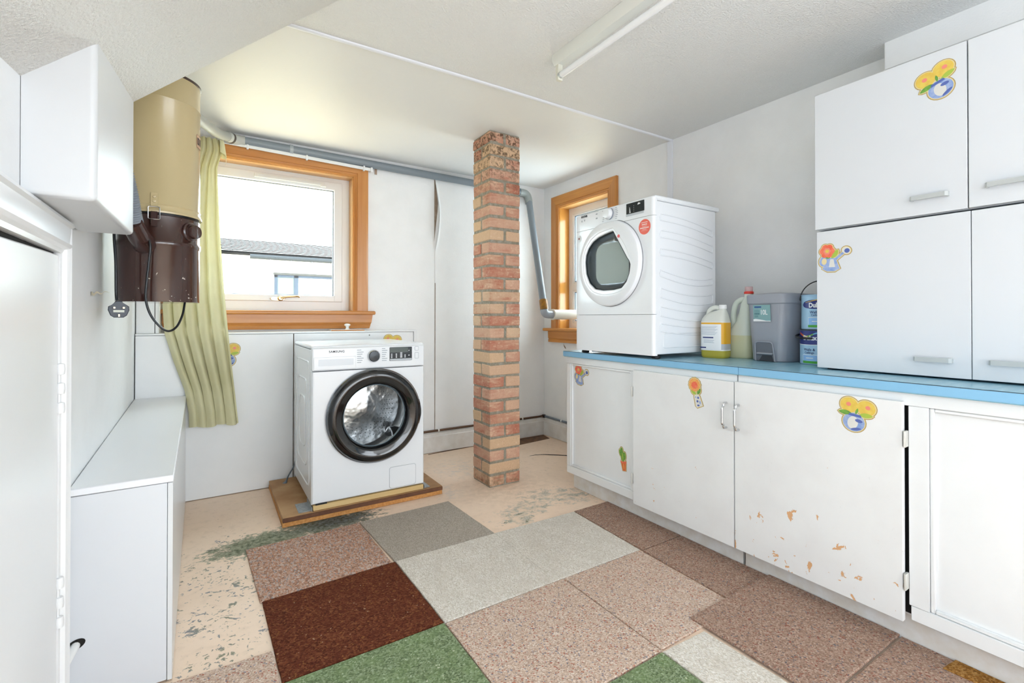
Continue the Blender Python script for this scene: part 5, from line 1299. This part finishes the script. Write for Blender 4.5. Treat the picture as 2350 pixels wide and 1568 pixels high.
def paint_tin(cx, cy, z, label, logo_top, handle_up):
    r, hh = 0.074, 0.147; k = thing('paint_tin', (cx, cy, z), label, 'paint tin', 'stacked paint tins')
    ac = math.radians(190 if logo_top else 175)
    b = MB().lathe([(r - 0.002, 0.0), (r, 0.002), (r, hh - 0.004), (r - 0.002, hh - 0.002)], (cx, cy, z), 'z', 64, cap0=True, cap1=True).build('can', m_tin, k)
    MB().lathe([(r - 0.001, hh - 0.004), (r + 0.002, hh - 0.002), (r + 0.0015, hh + 0.001), (r - 0.006, hh + 0.0015), (r - 0.009, hh - 0.003), (0, hh - 0.003)], (cx, cy, z), 'z', 64).build('lid', M('tin_lid_dark', '3b4046', 0.4, 0.5) if not logo_top else m_tin, k)
    rr = r + 0.0006
    if logo_top:   # logo in an ellipse
        lp1 = cyl_patch('logo_panel', cx, cy, rr, ac - 0.85, ac + 0.85, lambda t: z + 0.105 - 0.018 * math.sqrt(max(0, 1 - (2 * t - 1) ** 2)), lambda t: z + 0.105 + 0.021 * math.sqrt(max(0, 1 - (2 * t - 1) ** 2)), m_navy, k)
        cyl_patch('logo_swirl', cx, cy, rr + 0.0003, ac - 0.60, ac + 0.1, lambda t: z + 0.114 + 0.010 * t, lambda t: z + 0.116 + 0.012 * t, M('tin_gold', 'd9b24a', 0.35), lp1)
        cyl_text('Dulux', 0.027, cx, cy, rr + 0.0006, z + 0.094, ac, m_tinw, lp1, 0.0012, 0.85)
        zb_, lab_z = z, z + 0.068
        cyl_text('Walls &', 0.0150, cx, cy, rr + 0.0004, z + 0.068, ac, MATS['label_navy'], k, 0.0002); cyl_text('Ceilings', 0.012, cx, cy, rr + 0.0004, z + 0.057, ac, MATS['label_navy'], k, 0.0001)
        pz0, pz1, gz = z + 0.012, z + 0.049, z + 0.012
    else:
        lp1 = cyl_patch('logo_panel', cx, cy, rr, ac - 1.5, ac + 1.5, lambda t: z + 0.090 - 0.006 * math.sin(math.pi * t), lambda t: z + hh - 0.004, m_navy, k, 30)
        for q, (hexa, nm) in enumerate((('e0653a', 'tin_orange'), ('e3b23f', 'tin_gold2'), ('7cc04a', 'tin_lime'), ('6fb9dc', 'tin_sky'))):
            cyl_patch('rainbow_ribbon', cx, cy, rr + 0.0003, ac - 0.75 + 0.32 * q, ac - 0.43 + 0.32 * q, lambda t, q=q: z + 0.123 + 0.008 * math.sin((q + t) * 1.5 + 2.2), lambda t, q=q: z + 0.130 + 0.008 * math.sin((q + t) * 1.5 + 2.0), M(nm, hexa, 0.35), lp1, 6)
        cyl_patch('panel_edge', cx, cy, rr + 0.0002, ac - 1.5, ac + 1.5, lambda t: z + 0.088 - 0.006 * math.sin(math.pi * t), lambda t: z + 0.0905 - 0.006 * math.sin(math.pi * t), m_tinw, k, 30)
        cyl_text('Dulux', 0.027, cx, cy, rr + 0.0006, z + 0.104, ac, m_tinw, lp1, 0.0010, 0.85)
        cyl_text('Walls &', 0.0150, cx, cy, rr + 0.0004, z + 0.058, ac - 0.02, MATS['label_navy'], k, 0.0002); cyl_text('Ceilings', 0.013, cx, cy, rr + 0.0004, z + 0.046, ac - 0.02, MATS['label_navy'], k, 0.0001)
        pz0, pz1 = z + 0.008, z + 0.040
    pe = cyl_patch('name_panel_edge', cx, cy, rr + 0.0002, ac - 0.42, ac + 0.42, lambda t: pz0 - 0.002, lambda t: pz1 + 0.002, m_tinw, k)
    cyl_patch('name_panel', cx, cy, rr + 0.0004, ac - 0.40, ac + 0.40, lambda t: pz0, lambda t: pz1, m_panel, pe)
    cyl_patch('green_strip', cx, cy, rr + 0.0006, ac - 0.42, ac + 0.42, lambda t: pz0 - 0.003, lambda t: pz0 + 0.007, m_tgreen, pe)
    cyl_patch('panel_print', cx, cy, rr + 0.0008, ac - 0.20, ac + 0.20, lambda t: (pz0 + pz1) / 2 + 0.002, lambda t: (pz0 + pz1) / 2 + 0.005, m_tinw, pe)
    # wire bail handle
    ah = math.radians(119); ex = Vector((math.cos(ah), math.sin(ah), 0)); c0 = Vector((cx, cy, z + hh - 0.022)); pts = []
    for i in range(25):
        t = math.pi * i / 24
        if handle_up: pts.append(c0 + ex * ((r + 0.004) * math.cos(t)) + Z * (0.085 * math.sin(t)))
        else:
            fwv = Vector((math.cos(ac), math.sin(ac), 0)); pts.append(c0 + ex * ((r + 0.003) * math.cos(t)) + fwv * ((r + 0.006) * math.sin(t)) - Z * 0.014 * math.sin(t))
    MB().tube(pts, 0.0024 if handle_up else 0.0048, 8).build('handle', m_black, k)
paint_tin(2.205, 1.027, WZ + 0.0005, 'lower of the two blue paint tins on the worktop', False, False)
paint_tin(2.212, 1.024, WZ + 0.1495, 'upper of the two blue paint tins, its wire handle raised', True, True)
# ------------------------------------------------------------------ panel left of the window, above the boxing
MB().box(left_x(3.3) + 0.004, -0.258, 3.30, D, 0.9450, 1.80, 0.001).build('corner_panel', m_board, bx)
MB().box(-0.2578, -0.2552, 3.303, 3.306, 0.9450, 1.80).build('panel_gap', m_dark, bx)
MB().box(-0.255, -0.238, 3.30, D, 0.9450, 1.80, 0.001).build('corner_post', m_board, bx)

# ------------------------------------------------------------------ central vacuum unit on the left wall
vx, vy, vr = -0.164, 2.262, 0.128
vac = thing('vacuum_unit', (vx, vy, 1.085), 'cream and brown wall-mounted vacuum cylinder behind the duct boxing', 'vacuum unit')
m_cream = M('cream_enamel', 'c9b78c', 0.26, coat=0.3, bump=(6, 0.05, 2, 0.02))
m_brown = M('brown_enamel', '4a302a', 0.14, coat=0.8)
def chips(name):
    m = bpy.data.materials.new(name); t = NT(m); v = t.coords('world')
    sp = t.new('ShaderNodeSeparateXYZ'); t.link(v, sp.inputs[0])
    nz = t.noise(v, 70, 3, 0.5, 0.4)
    f = t.rng(t.math('ADD', nz, t.math('MULTIPLY', t.rng(sp.outputs['Z'], 1.22, 1.10), 0.07)), 0.735, 0.745)
    t.color(t.mix(f, lin('3d241e'), lin('cfc6bb'))); t.bsdf.inputs['Roughness'].default_value = 0.16; t.bsdf.inputs['Coat Weight'].default_value = 0.7; t.bsdf.inputs['Coat Roughness'].default_value = 0.06
    t.normal(t.bump(t.noise(v, 7, 2), 0.12, 0.03))
    return m
m_brownc = chips('chipped_brown_enamel')
MB().lathe([(vr - 0.001, 0.0), (vr, 0.003), (vr, 0.20), (vr + 0.003, 0.204), (vr + 0.004, 0.212), (vr + 0.003, 0.220), (vr, 0.224), (vr, 0.31), (vr - 0.004, 0.314)], (vx, vy, 1.088), 'z', 80, cap0=True, cap1=True).build('dust_bucket', m_brownc, vac)
MB().lathe([(vr - 0.003, 0.0), (vr - 0.003, 0.010)], (vx, vy, 1.400), 'z', 80).build('seal', m_black, vac)
MB().lathe([(vr - 0.002, 0.004), (vr + 0.006, 0.002), (vr + 0.007, 0.008), (vr + 0.002, 0.016), (vr + 0.001, 0.028), (vr + 0.003, 0.031), (vr, 0.035), (vr, 0.42), (vr + 0.0015, 0.423), (vr, 0.426), (vr, 0.515)], (vx, vy, 1.405), 'z', 80).build('motor_housing', m_cream, vac)
MB().lathe([(vr, 0.0), (vr + 0.003, 0.002), (vr + 0.003, 0.008), (vr - 0.002, 0.010), (0, 0.012)], (vx, vy, 1.918), 'z', 80, cap0=True).build('rim', M('rim_brown', '4a3830', 0.4), vac)
def von(a, z, out=0.0): return Vector((vx + (vr + out) * math.cos(a), vy + (vr + out) * math.sin(a), z))
def fr_(a): return Vector((math.sin(-a) * -1, 0, 0))
# clip
ac_ = math.radians(-92); ta = Vector((-math.sin(ac_), math.cos(ac_), 0)); no_ = Vector((math.cos(ac_), math.sin(ac_), 0))
o_ = von(ac_, 1.42, 0.001)
cl = MB().prism(rrect(-0.010, 0.010, 0.002, 0.055, 0.002, 3), o_, ta, Z, 0.004).build('clip_plate', m_cream, vac)
MB().prism(rrect(-0.010, 0.010, -0.066, -0.012, 0.002, 3), o_, ta, Z, 0.010, bev=0.002).build('clip_lever', M('lever_brown', '3e2723', 0.2, coat=0.5), vac)
MB().tube([o_ + ta * x + Z * z + no_ * 0.010 for x, z in rrect(-0.0165, 0.0165, -0.040, 0.004, 0.004, 3)], 0.0018, 8, closed=True).build('clip_wire', m_chrome, vac)
for z in (0.026, 0.042): MB().lathe([(0.006, 0), (0.0055, 0.003), (0, 0.004)], o_ + Z * z + no_ * 0.004, '-y', 12).build('rivet', m_cream, cl)
# round inlet cover on the right
ai = math.radians(-39); ni = Vector((math.cos(ai), math.sin(ai), 0)); ti = Vector((-math.sin(ai), math.cos(ai), 0)); oi_ = von(ai, 1.352, -0.006)
rg = []
for r_, d_ in ((0.036, 0.0), (0.036, 0.010), (0.031, 0.013), (0.030, 0.018), (0.026, 0.018), (0.026, 0.030), (0.024, 0.033), (0.001, 0.034)):
    rg.append([oi_ + ni * d_ + (ti * math.cos(2 * math.pi * i / 32) + Z * math.sin(2 * math.pi * i / 32)) * r_ for i in range(32)])
MB().loops(rg, cap1=True).build('inlet_cover', M('lever_brown', '3e2723', 0.2, coat=0.5), vac)
# badge
ab = math.radians(-13)
mb = MB(); bm = mb.bm; lo_, hi_ = [], []
for i in range(9):
    a = ab - 0.20 + 0.40 * i / 8; lo_.append(bm.verts.new(von(a, 1.685, 0.0008))); hi_.append(bm.verts.new(von(a, 1.735, 0.0008)))
for i in range(8): bm.faces.new((lo_[i], lo_[i + 1], hi_[i + 1], hi_[i]))
bd = mb.build('badge', M('badge_tan', '9c6e52', 0.4), vac, recalc=False, angle=60)
for (q0, q1, z0_, z1_, hexa, nm, of) in ((-0.19, 0.19, 1.6875, 1.7325, 'd8b492', 'badge_pale', 0.0012), (-0.16, -0.03, 1.697, 1.724, '3b2a26', 'badge_dark', 0.0016), (0.0, 0.05, 1.697, 1.724, '3b2a26', 'badge_dark', 0.0016), (0.08, 0.13, 1.697, 1.724, '3b2a26', 'badge_dark', 0.0016), (-0.125, -0.065, 1.703, 1.718, 'a2826c', 'badge_mid', 0.0020)):
    mb = MB(); bm = mb.bm; lo_, hi_ = [], []
    for i in range(7):
        a = ab + q0 + (q1 - q0) * i / 6; lo_.append(bm.verts.new(von(a, z0_, of))); hi_.append(bm.verts.new(von(a, z1_, of)))
    for i in range(6): bm.faces.new((lo_[i], lo_[i + 1], hi_[i + 1], hi_[i]))
    mb.build('badge_print', M(nm, hexa, 0.4), bd, recalc=False, angle=60)
# corrugated hose and its brown spigot
hp = smooth_path([(-0.262, 1.845, 1.70), (-0.255, 1.90, 1.60), (-0.238, 1.955, 1.51), (-0.226, 2.0, 1.43), (-0.219, 2.04, 1.36), (-0.212, 2.09, 1.318)], 22)
MB().tube(hp, [0.026 + (0.0022 if i % 2 else -0.0018) for i in range(len(hp))], 20).build('hose', M('hose_grey', '8b929b', 0.45), vac, angle=80)
MB().tube([(-0.222, 2.035, 1.352), (-0.210, 2.095, 1.316), (-0.195, 2.15, 1.29)], [0.030, 0.032, 0.036], 24).build('spigot', M('lever_brown', '3e2723', 0.2, coat=0.5), vac)
# power cables
m_cabl = M('black_cable', '15181b', 0.3)
MB().tube(smooth_path([(-0.205, 2.135, 1.37), (-0.196, 2.105, 1.335), (-0.177, 2.095, 1.288), (-0.181, 2.10, 1.22), (-0.186, 2.10, 1.16), (-0.188, 2.10, 1.09), (-0.170, 2.10, 1.03), (-0.133, 2.11, 0.985), (-0.105, 2.13, 0.995), (-0.087, 2.16, 1.04), (-0.080, 2.19, 1.094)], 8), 0.0038, 10).build('power_cable', m_cabl, vac)
pc = MB().tube(smooth_path([(-0.272, 2.13, 1.42), (-0.274, 2.10, 1.32), (-0.268, 2.09, 1.22), (-0.266, 2.085, 1.12), (-0.263, 2.08, 1.088)], 8), 0.0042, 10).build('mains_cable', m_cabl, vac)
mb = MB(); po = Vector((-0.258, 2.074, 1.060)); pu = Vector((0.985, 0.17, 0)).normalized()
mb.prism([(-0.008, 0.026), (0.008, 0.026), (0.012, 0.017), (0.0265, 0.008), (0.0275, -0.004), (0.021, -0.022), (0.012, -0.029), (-0.012, -0.029), (-0.021, -0.022), (-0.0275, -0.004), (-0.0265, 0.008), (-0.012, 0.017)], po, pu, Z, 0.014, bev=0.002)
plg = mb.build('mains_plug', M('plug_dark', '353c47', 0.4), pc)
pn = pu.cross(Z)
mb = MB()
for a, b, c_, d_ in ((-0.0145, -0.0095, 0.001, 0.006), (0.0095, 0.0145, 0.001, 0.006), (-0.002, 0.002, -0.026, -0.018)):
    q = [po + pu * x + Z * z + pn * h_ for h_ in (0.013, 0.028) for x, z in ((a, c_), (b, c_), (b, d_), (a, d_))]
    mb.hexa(q)
mb.build('pins', m_brass, plg)
MB().hexa([po + pu * x + Z * z + pn * h_ for h_ in (0.013, 0.017) for x, z in ((-0.014, -0.0115), (0.014, -0.0115), (0.014, -0.004), (-0.014, -0.004))]).build('fuse', M('fuse_pale', 'c9cbbd', 0.3), plg)
def torn(u, v): 
    y = 1.99 + 0.10 * u
    return Vector((left_x(y) + 0.002 + 0.035 * u * u, y, 1.098 + 0.018 * u + 0.012 * v * (1 - u) + 0.004 * math.sin(17 * u)))
MB().grid(torn, 10, 2).build('torn_paper', M('torn_paper_beige', 'c8bfa8', 0.8), wall_left, recalc=False)

# ------------------------------------------------------------------ exhaust pipe along the back wall
m_pipe = M('grey_plastic_pipe', '7f8890', 0.35)
vp = thing('exhaust_pipe', (1.2, 3.40, 1.0), 'grey plastic pipe running under the ceiling and down the corner', 'pipe')
pr = 0.027
PYp = D - pr - 0.004
MB().tube([(0.135, PYp, 2.128), (0.8, PYp, 2.122), (1.76, PYp, 2.112), (2.21, PYp, 2.104)], pr, 24).build('pipe', m_pipe, vp)
MB().tube(smooth_path([(-0.155, 2.38, 1.88), (-0.13, 2.47, 1.925), (-0.085, 2.60, 1.955), (-0.035, 2.90, 2.02), (0.03, 3.22, 2.085), (0.085, 3.36, 2.118)], 6), pr, 24).build('pipe', M('dusty_pipe', '9a9c98', 0.5), vp)
MB().tube([(0.078, 3.345, 2.116), (0.10, 3.375, 2.12), (0.125, 3.402, 2.124), (0.15, PYp, 2.127), (0.175, PYp, 2.1275)], [pr + 0.004] * 5, 24).build('elbow', M('pale_elbow', 'b5b6b1', 0.4), vp)
MB().tube([(0.094, 3.368, 2.119), (0.104, 3.380, 2.120)], pr + 0.0052, 24).build('tape_band', M('dark_tape', '3d342c', 0.5), vp)
mb = MB().lathe([(pr + 0.001, -0.011), (pr + 0.004, -0.009), (pr + 0.004, 0.009), (pr + 0.001, 0.011)], (0.437, PYp, 2.1255), 'x', 24)
mb.box(0.428, 0.446, PYp, D, 2.090, 2.100); mb.build('bracket', M('bracket_grey', 'a9b0b6', 0.4), vp)
e0 = [(2.205, PYp, 2.104), (2.25, PYp, 2.102), (2.278, PYp - 0.006, 2.085), (2.287, PYp - 0.016, 2.050), (2.283, PYp - 0.028, 2.01)]
MB().tube(smooth_path(e0, 5), pr + 0.004, 24).build('elbow', M('pipe_elbow_grey', '9aa19f', 0.35), vp)
MB().tube([(2.286, PYp - 0.022, 2.035), (2.134, 2.965, 1.135)], pr, 24).build('pipe', m_pipe, vp)
MB().tube(smooth_path([(2.139, 2.978, 1.165), (2.131, 2.957, 1.115), (2.129, 2.951, 1.093)], 6), pr + 0.005, 24).build('tape_wrap', M('brown_tape', 'a9741f', 0.35, var=(60, '7f5a1e')), vp)
MB().tube(smooth_path([(2.129, 2.951, 1.097), (2.132, 2.950, 1.075), (2.150, 2.950, 1.060), (2.185, 2.950, 1.057), (2.21, 2.950, 1.057)], 6), pr + 0.003, 24).build('elbow', M('pipe_bluegrey', 'a8b0b9', 0.25), vp)
MB().lathe([(0.030, 0.0), (0.042, 0.001), (0.042, 0.010), (0.0385, 0.012), (0.0385, 0.36), (0.034, 0.36), (0.034, 0.004)], (2.205, 2.95, 1.057), 'x', 32).build('wall_sleeve', M('ivory_sleeve', 'e6e3d8', 0.3), vp)

# thin pipe clipped on top of the skirting
sp_ = thing('skirting_pipe', (1.9, D - 0.03, 0.16), 'thin brown pipe clipped on top of the back skirting', 'pipe')
m_tpipe = M('brown_thin_pipe', '5a3f2c', 0.4)
zp = 0.166
MB().tube([(1.237, D - 0.012, zp), (W - 0.012, D - 0.012, zp)], 0.0085, 12).build('pipe', m_tpipe, sp_)
MB().tube([(W - 0.012, D - 0.012, zp), (W - 0.012, 2.32, zp - 0.002)], 0.0085, 12).build('pipe', M('slate_thin_pipe', '6d7885', 0.4), sp_)
MB().box(W - 0.030, W - 0.001, D - 0.030, D - 0.001, zp - 0.012, zp + 0.012, 0.004).build('corner_joint', M('dark_joint', '3a2a20', 0.5), sp_)
m_clip = M('white_plastic', 'eeeeec', 0.3)
for x in (1.475, 2.245): MB().box(x - 0.006, x + 0.006, D - 0.023, D - 0.0005, zp - 0.010, zp + 0.0105, 0.003).build('clip', m_clip, sp_)
MB().box(W - 0.023, W - 0.0005, 3.175, 3.187, zp - 0.010, zp + 0.0105, 0.003).build('clip', m_clip, sp_)

# ------------------------------------------------------------------ curtain rail and curtain
cr = thing('curtain_rail', (0.4, 3.40, 2.09), 'white plastic curtain rail over the back window', 'curtain rail')
def rz(x): return 2.106 - 0.027 * (x + 0.2) / 1.17
mb = MB(); mb.hexa([(-0.24, 3.402, rz(-0.24) - 0.011), (0.945, 3.402, rz(0.945) - 0.011), (0.945, 3.412, rz(0.945) - 0.011), (-0.24, 3.412, rz(-0.24) - 0.011),
                    (-0.24, 3.402, rz(-0.24) + 0.011), (0.945, 3.402, rz(0.945) + 0.011), (0.945, 3.412, rz(0.945) + 0.011), (-0.24, 3.412, rz(-0.24) + 0.011)], 0.003, 2)
mb.build('rail', m_upvc, cr)
for x in (0.19, 0.53, 0.90): MB().box(x - 0.006, x + 0.006, 3.398, D - 0.0265, rz(x) - 0.018, rz(x) + 0.018, 0.002).build('bracket', m_upvc, cr)
MB().box(0.944, 0.962, 3.398, 3.418, rz(0.95) - 0.017, rz(0.95) + 0.017, 0.004).build('end_stop', m_upvc, cr)
m_curt = bpy.data.materials.new('olive_linen'); _t = NT(m_curt); _v = _t.coords('world')
_t.color(_t.mix(_t.rng(_t.noise(_v, 5, 4), 0.35, 0.65), lin('dcd8b2'), lin('d3cea4')))
_t.bsdf.inputs['Roughness'].default_value = 0.8; _t.bsdf.inputs['Sheen Weight'].default_value = 0.2
_t.normal(_t.bump(_t.noise(_t.coords('world', (1, 1, 0.3)), 500, 2), 0.25, 0.002))
_tr = _t.new('ShaderNodeBsdfTranslucent'); _tr.inputs['Color'].default_value = lin('dcd8b0')
_mx = _t.new('ShaderNodeMixShader'); _mx.inputs[0].default_value = 0.18
_t.link(_t.bsdf.outputs[0], _mx.inputs[1]); _t.link(_tr.outputs[0], _mx.inputs[2]); _t.link(_mx.outputs[0], _t.out.inputs['Surface'])
def lerp_tab(tab, z):
    for (z0_, a0), (z1_, a1) in zip(tab, tab[1:]):
        if z0_ >= z >= z1_: return a0 + (a1 - a0) * (z0_ - z) / (z0_ - z1_)
    return tab[-1][1]
LT = [(2.10, -0.10), (1.6, -0.20), (1.15, -0.228), (0.95, -0.215), (0.80, -0.175), (0.62, -0.118), (0.50, -0.100), (0.40, -0.098)]
RT = [(2.10, 0.045), (2.03, 0.062), (1.92, 0.035), (1.55, 0.05), (1.20, 0.072), (0.96, 0.092), (0.70, 0.118), (0.41, 0.148), (0.40, 0.149)]
def curt(u, v):
    z = 2.098 - v * (2.098 - (0.418 + 0.006 * math.sin(13 * u)))
    a, b = lerp_tab(LT, z), lerp_tab(RT, z)
    yb_ = 3.385 - 0.09 * min(1, v * 2.2) - 0.05 * max(0, min(1, (v - 0.45) * 4))
    amp = 0.013 + 0.010 * v
    ph = u ** 0.85
    w = math.sin(2 * math.pi * 5.5 * ph + 0.6 * math.sin(3 * v) + 0.5) + 0.35 * math.sin(2 * math.pi * 11 * ph + 1.3)
    x = a + (b - a) * u + 0.010 * math.cos(2 * math.pi * 5.5 * ph + 0.5) * (0.4 + 0.6 * v)
    y = yb_ + amp * w - 0.008
    if z < 0.62: y = min(y, 3.225 + 0.012 * w)
    if z < 0.98: y = min(y, BY - 0.012)
    return Vector((x, y, z))
ct = thing('curtain', (0.0, 3.25, 0.42), 'olive green curtain gathered at the left of the back window', 'curtain')
MB().grid(curt, 110, 90).build('drape', m_curt, ct, recalc=False, angle=180)
def hem(u, v):
    a = u * math.pi; x = 0.045 + 0.022 * math.sin(a * 0.9); z = 2.085 - 0.085 * v - 0.01 * math.sin(a)
    return Vector((x + 0.012 * v * math.sin(a), 3.355 - 0.022 * math.cos(a), z + 0.012 * math.cos(a)))
MB().grid(hem, 14, 6).build('heading', m_curt, ct, recalc=False, angle=180)
MB().tube(smooth_path([(0.072, 3.36, 2.0), (0.076, 3.358, 1.97), (0.073, 3.357, 1.945)], 4), 0.0012, 6).build('cord', M('cord_cream', 'ded7bd', 0.8), ct)

# ------------------------------------------------------------------ strip light
sl = thing('strip_light', (1.27, 0.9, 2.08), 'bare fluorescent strip light fixed to the ceiling', 'ceiling light')
m_lamp = M('lamp_body_white', 'e4e4dd', 0.35)
MB().prism([(-0.030, 0.0), (0.030, 0.0), (0.030, -0.022), (0.018, -0.044), (-0.018, -0.044), (-0.030, -0.022)], (1.275, 1.668, H - 0.0005), X, Z, 1.30, bev=0.001).build('batten', m_lamp, sl)
for y0_ in (1.655, 0.38):
    MB().box(1.258, 1.284, y0_ - 0.016, y0_ + 0.004, 2.062, 2.133, 0.004, 2).build('lamp_holder', M('holder_ivory', 'e2dfcf', 0.4), sl)
MB().tube([(1.270, 1.642, 2.083), (1.270, 0.38, 2.083)], 0.013, 20).build('tube', M('tube_white', 'f3f4f5', 0.25), sl)
MB().tube([(1.270, 1.644, 2.083), (1.270, 1.630, 2.083)], 0.0136, 20).build('tube_cap', m_steel, sl)

# ------------------------------------------------------------------ outside: ground and the neighbouring house
tag(MB().box(-60, 60, 4.0, 90, -1.6, -1.5).build('ground_outside', M('pale_ground', 'd6bf97', 0.9), origin=(0, 20, -1.6)), 'pale ground outside the window', 'ground', kind='structure')
hs = thing('house', (2.0, 13.5, -1.5), 'pale rendered house with a slate roof seen through the window', 'house')
m_render = M('white_render', 'f4f2ea', 0.9, bump=(30, 0.2))
mb = MB()
hx0, hx1, hy = -6.0, 9.0, 13.0
wxa, wxb, wza, wzb = 1.293, 4.3, 0.6, 2.09
mb.box(hx0, wxa, hy, hy + 0.3, -1.5, 2.50).box(wxb, hx1, hy, hy + 0.3, -1.5, 2.50).box(wxa, wxb, hy, hy + 0.3, -1.5, wza).box(wxa, wxb, hy, hy + 0.3, wzb, 2.50)
mb.box(hx0, hx1, hy + 5.7, hy + 6.0, -1.5, 2.50).box(hx0, hx0 + 0.3, hy, hy + 6, -1.5, 2.50).box(hx1 - 0.3, hx1, hy, hy + 6, -1.5, 2.50)
mb.build('wall', m_render, hs)
m_slate = M('pale_slate', '7d7c79', 0.75, var=(3, '757471'))
# low lean-to roof: each slate a slab, courses overlapping
mb = MB(); ang = math.radians(15); ey, ez = hy - 0.35, 2.53
rows = 9; cw, chh = 0.42, 0.26
for r_ in range(rows):
    for i in range(int((hx1 - hx0) / cw) + 2):
        x = hx0 - 0.3 + i * cw + (cw / 2 if r_ % 2 else 0)
        s0 = r_ * chh
        def rp(xx, s, t): return (xx, ey + s * math.cos(ang) - t * math.sin(ang), ez + s * math.sin(ang) + t * math.cos(ang))
        q = [rp(x + 0.006, s0, 0.006 + 0.018), rp(x + cw - 0.006, s0, 0.024), rp(x + cw - 0.006, s0 + chh * 1.1, 0.004), rp(x + 0.006, s0 + chh * 1.1, 0.004),
             rp(x + 0.006, s0, 0.038), rp(x + cw - 0.006, s0, 0.038), rp(x + cw - 0.006, s0 + chh * 1.1, 0.016), rp(x + 0.006, s0 + chh * 1.1, 0.016)]
        mb.hexa(q)
me_ = MB()  # near-black strips added as the shade line under each slate course
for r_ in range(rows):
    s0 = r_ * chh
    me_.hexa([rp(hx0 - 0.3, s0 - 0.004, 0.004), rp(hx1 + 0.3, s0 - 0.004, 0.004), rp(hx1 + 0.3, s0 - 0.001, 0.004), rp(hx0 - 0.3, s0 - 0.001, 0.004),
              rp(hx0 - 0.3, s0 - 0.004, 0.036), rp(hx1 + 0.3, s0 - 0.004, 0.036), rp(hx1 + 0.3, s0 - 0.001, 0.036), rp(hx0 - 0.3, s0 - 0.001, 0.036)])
ed_ = me_.build('slate_shadow_lines', M('slate_shadow_dark', '0c0c0c', 0.9, spec=0.05), hs); ed_['kind'] = 'stuff'
rt_ = mb.build('roof_slates', m_slate, hs); rt_['kind'] = 'stuff'
m_felt = M('roof_felt', '151413', 0.9, spec=0.1)
q = []
for t in (-0.05, 0.001):
    for x, s in ((hx0 - 0.3, -0.02), (hx1 + 0.3, -0.02), (hx1 + 0.3, rows * chh), (hx0 - 0.3, rows * chh)):
        q.append((x, ey + s * math.cos(ang) - t * math.sin(ang), ez + s * math.sin(ang) + t * math.cos(ang)))
MB().hexa(q).build('roof_deck', m_felt, hs)
MB().box(hx0, hx1, hy - 0.05, hy + 6.0, 2.50, 2.53).build('soffit_board', m_render, hs)
mb = MB().tube([(0.76, ey - 0.03, 2.455), (hx1, ey - 0.03, 2.455)], 0.055, 12); mb.build('gutter', M('grey_gutter', '2a2d30', 0.6, spec=0.2), hs)
for x in (1.18, 1.62, 2.08, 2.54): MB().box(x - 0.01, x + 0.01, ey - 0.06, ey + 0.02, 2.37, 2.42).build('gutter_bracket', M('dark_bracket', '54565a', 0.5), hs)
m_hw = M('bluegrey_frame', '303a47', 0.6, spec=0.2)
hw = MB()
for a, b, c_, d_ in ((wxa, wxa + 0.08, wza, wzb), (1.74, 1.84, wza, wzb), (wxa, wxb, wzb - 0.06, wzb), (wxb - 0.08, wxb, wza, wzb), (wxa, wxb, wza, wza + 0.08)):
    hw.box(a, b, hy + 0.02, hy + 0.10, c_, d_)
hwo = hw.build('window', m_hw, hs)
MB().box(wxa + 0.08, 1.74, hy + 0.05, hy + 0.06, wza + 0.08, wzb - 0.06).build('pane', M('house_pane', '5d6862', 0.3, spec=0.2), hwo)
MB().box(1.84, wxb - 0.08, hy + 0.05, hy + 0.06, wza + 0.08, wzb - 0.06).build('pane', M('house_pane2', 'e9ecea', 0.1), hwo)
MB().box(wxa - 0.02, wxb, hy - 0.03, hy + 0.02, wzb, wzb + 0.05).build('lintel', M('lintel_grey', '3e3c37', 0.7, spec=0.2), hs)
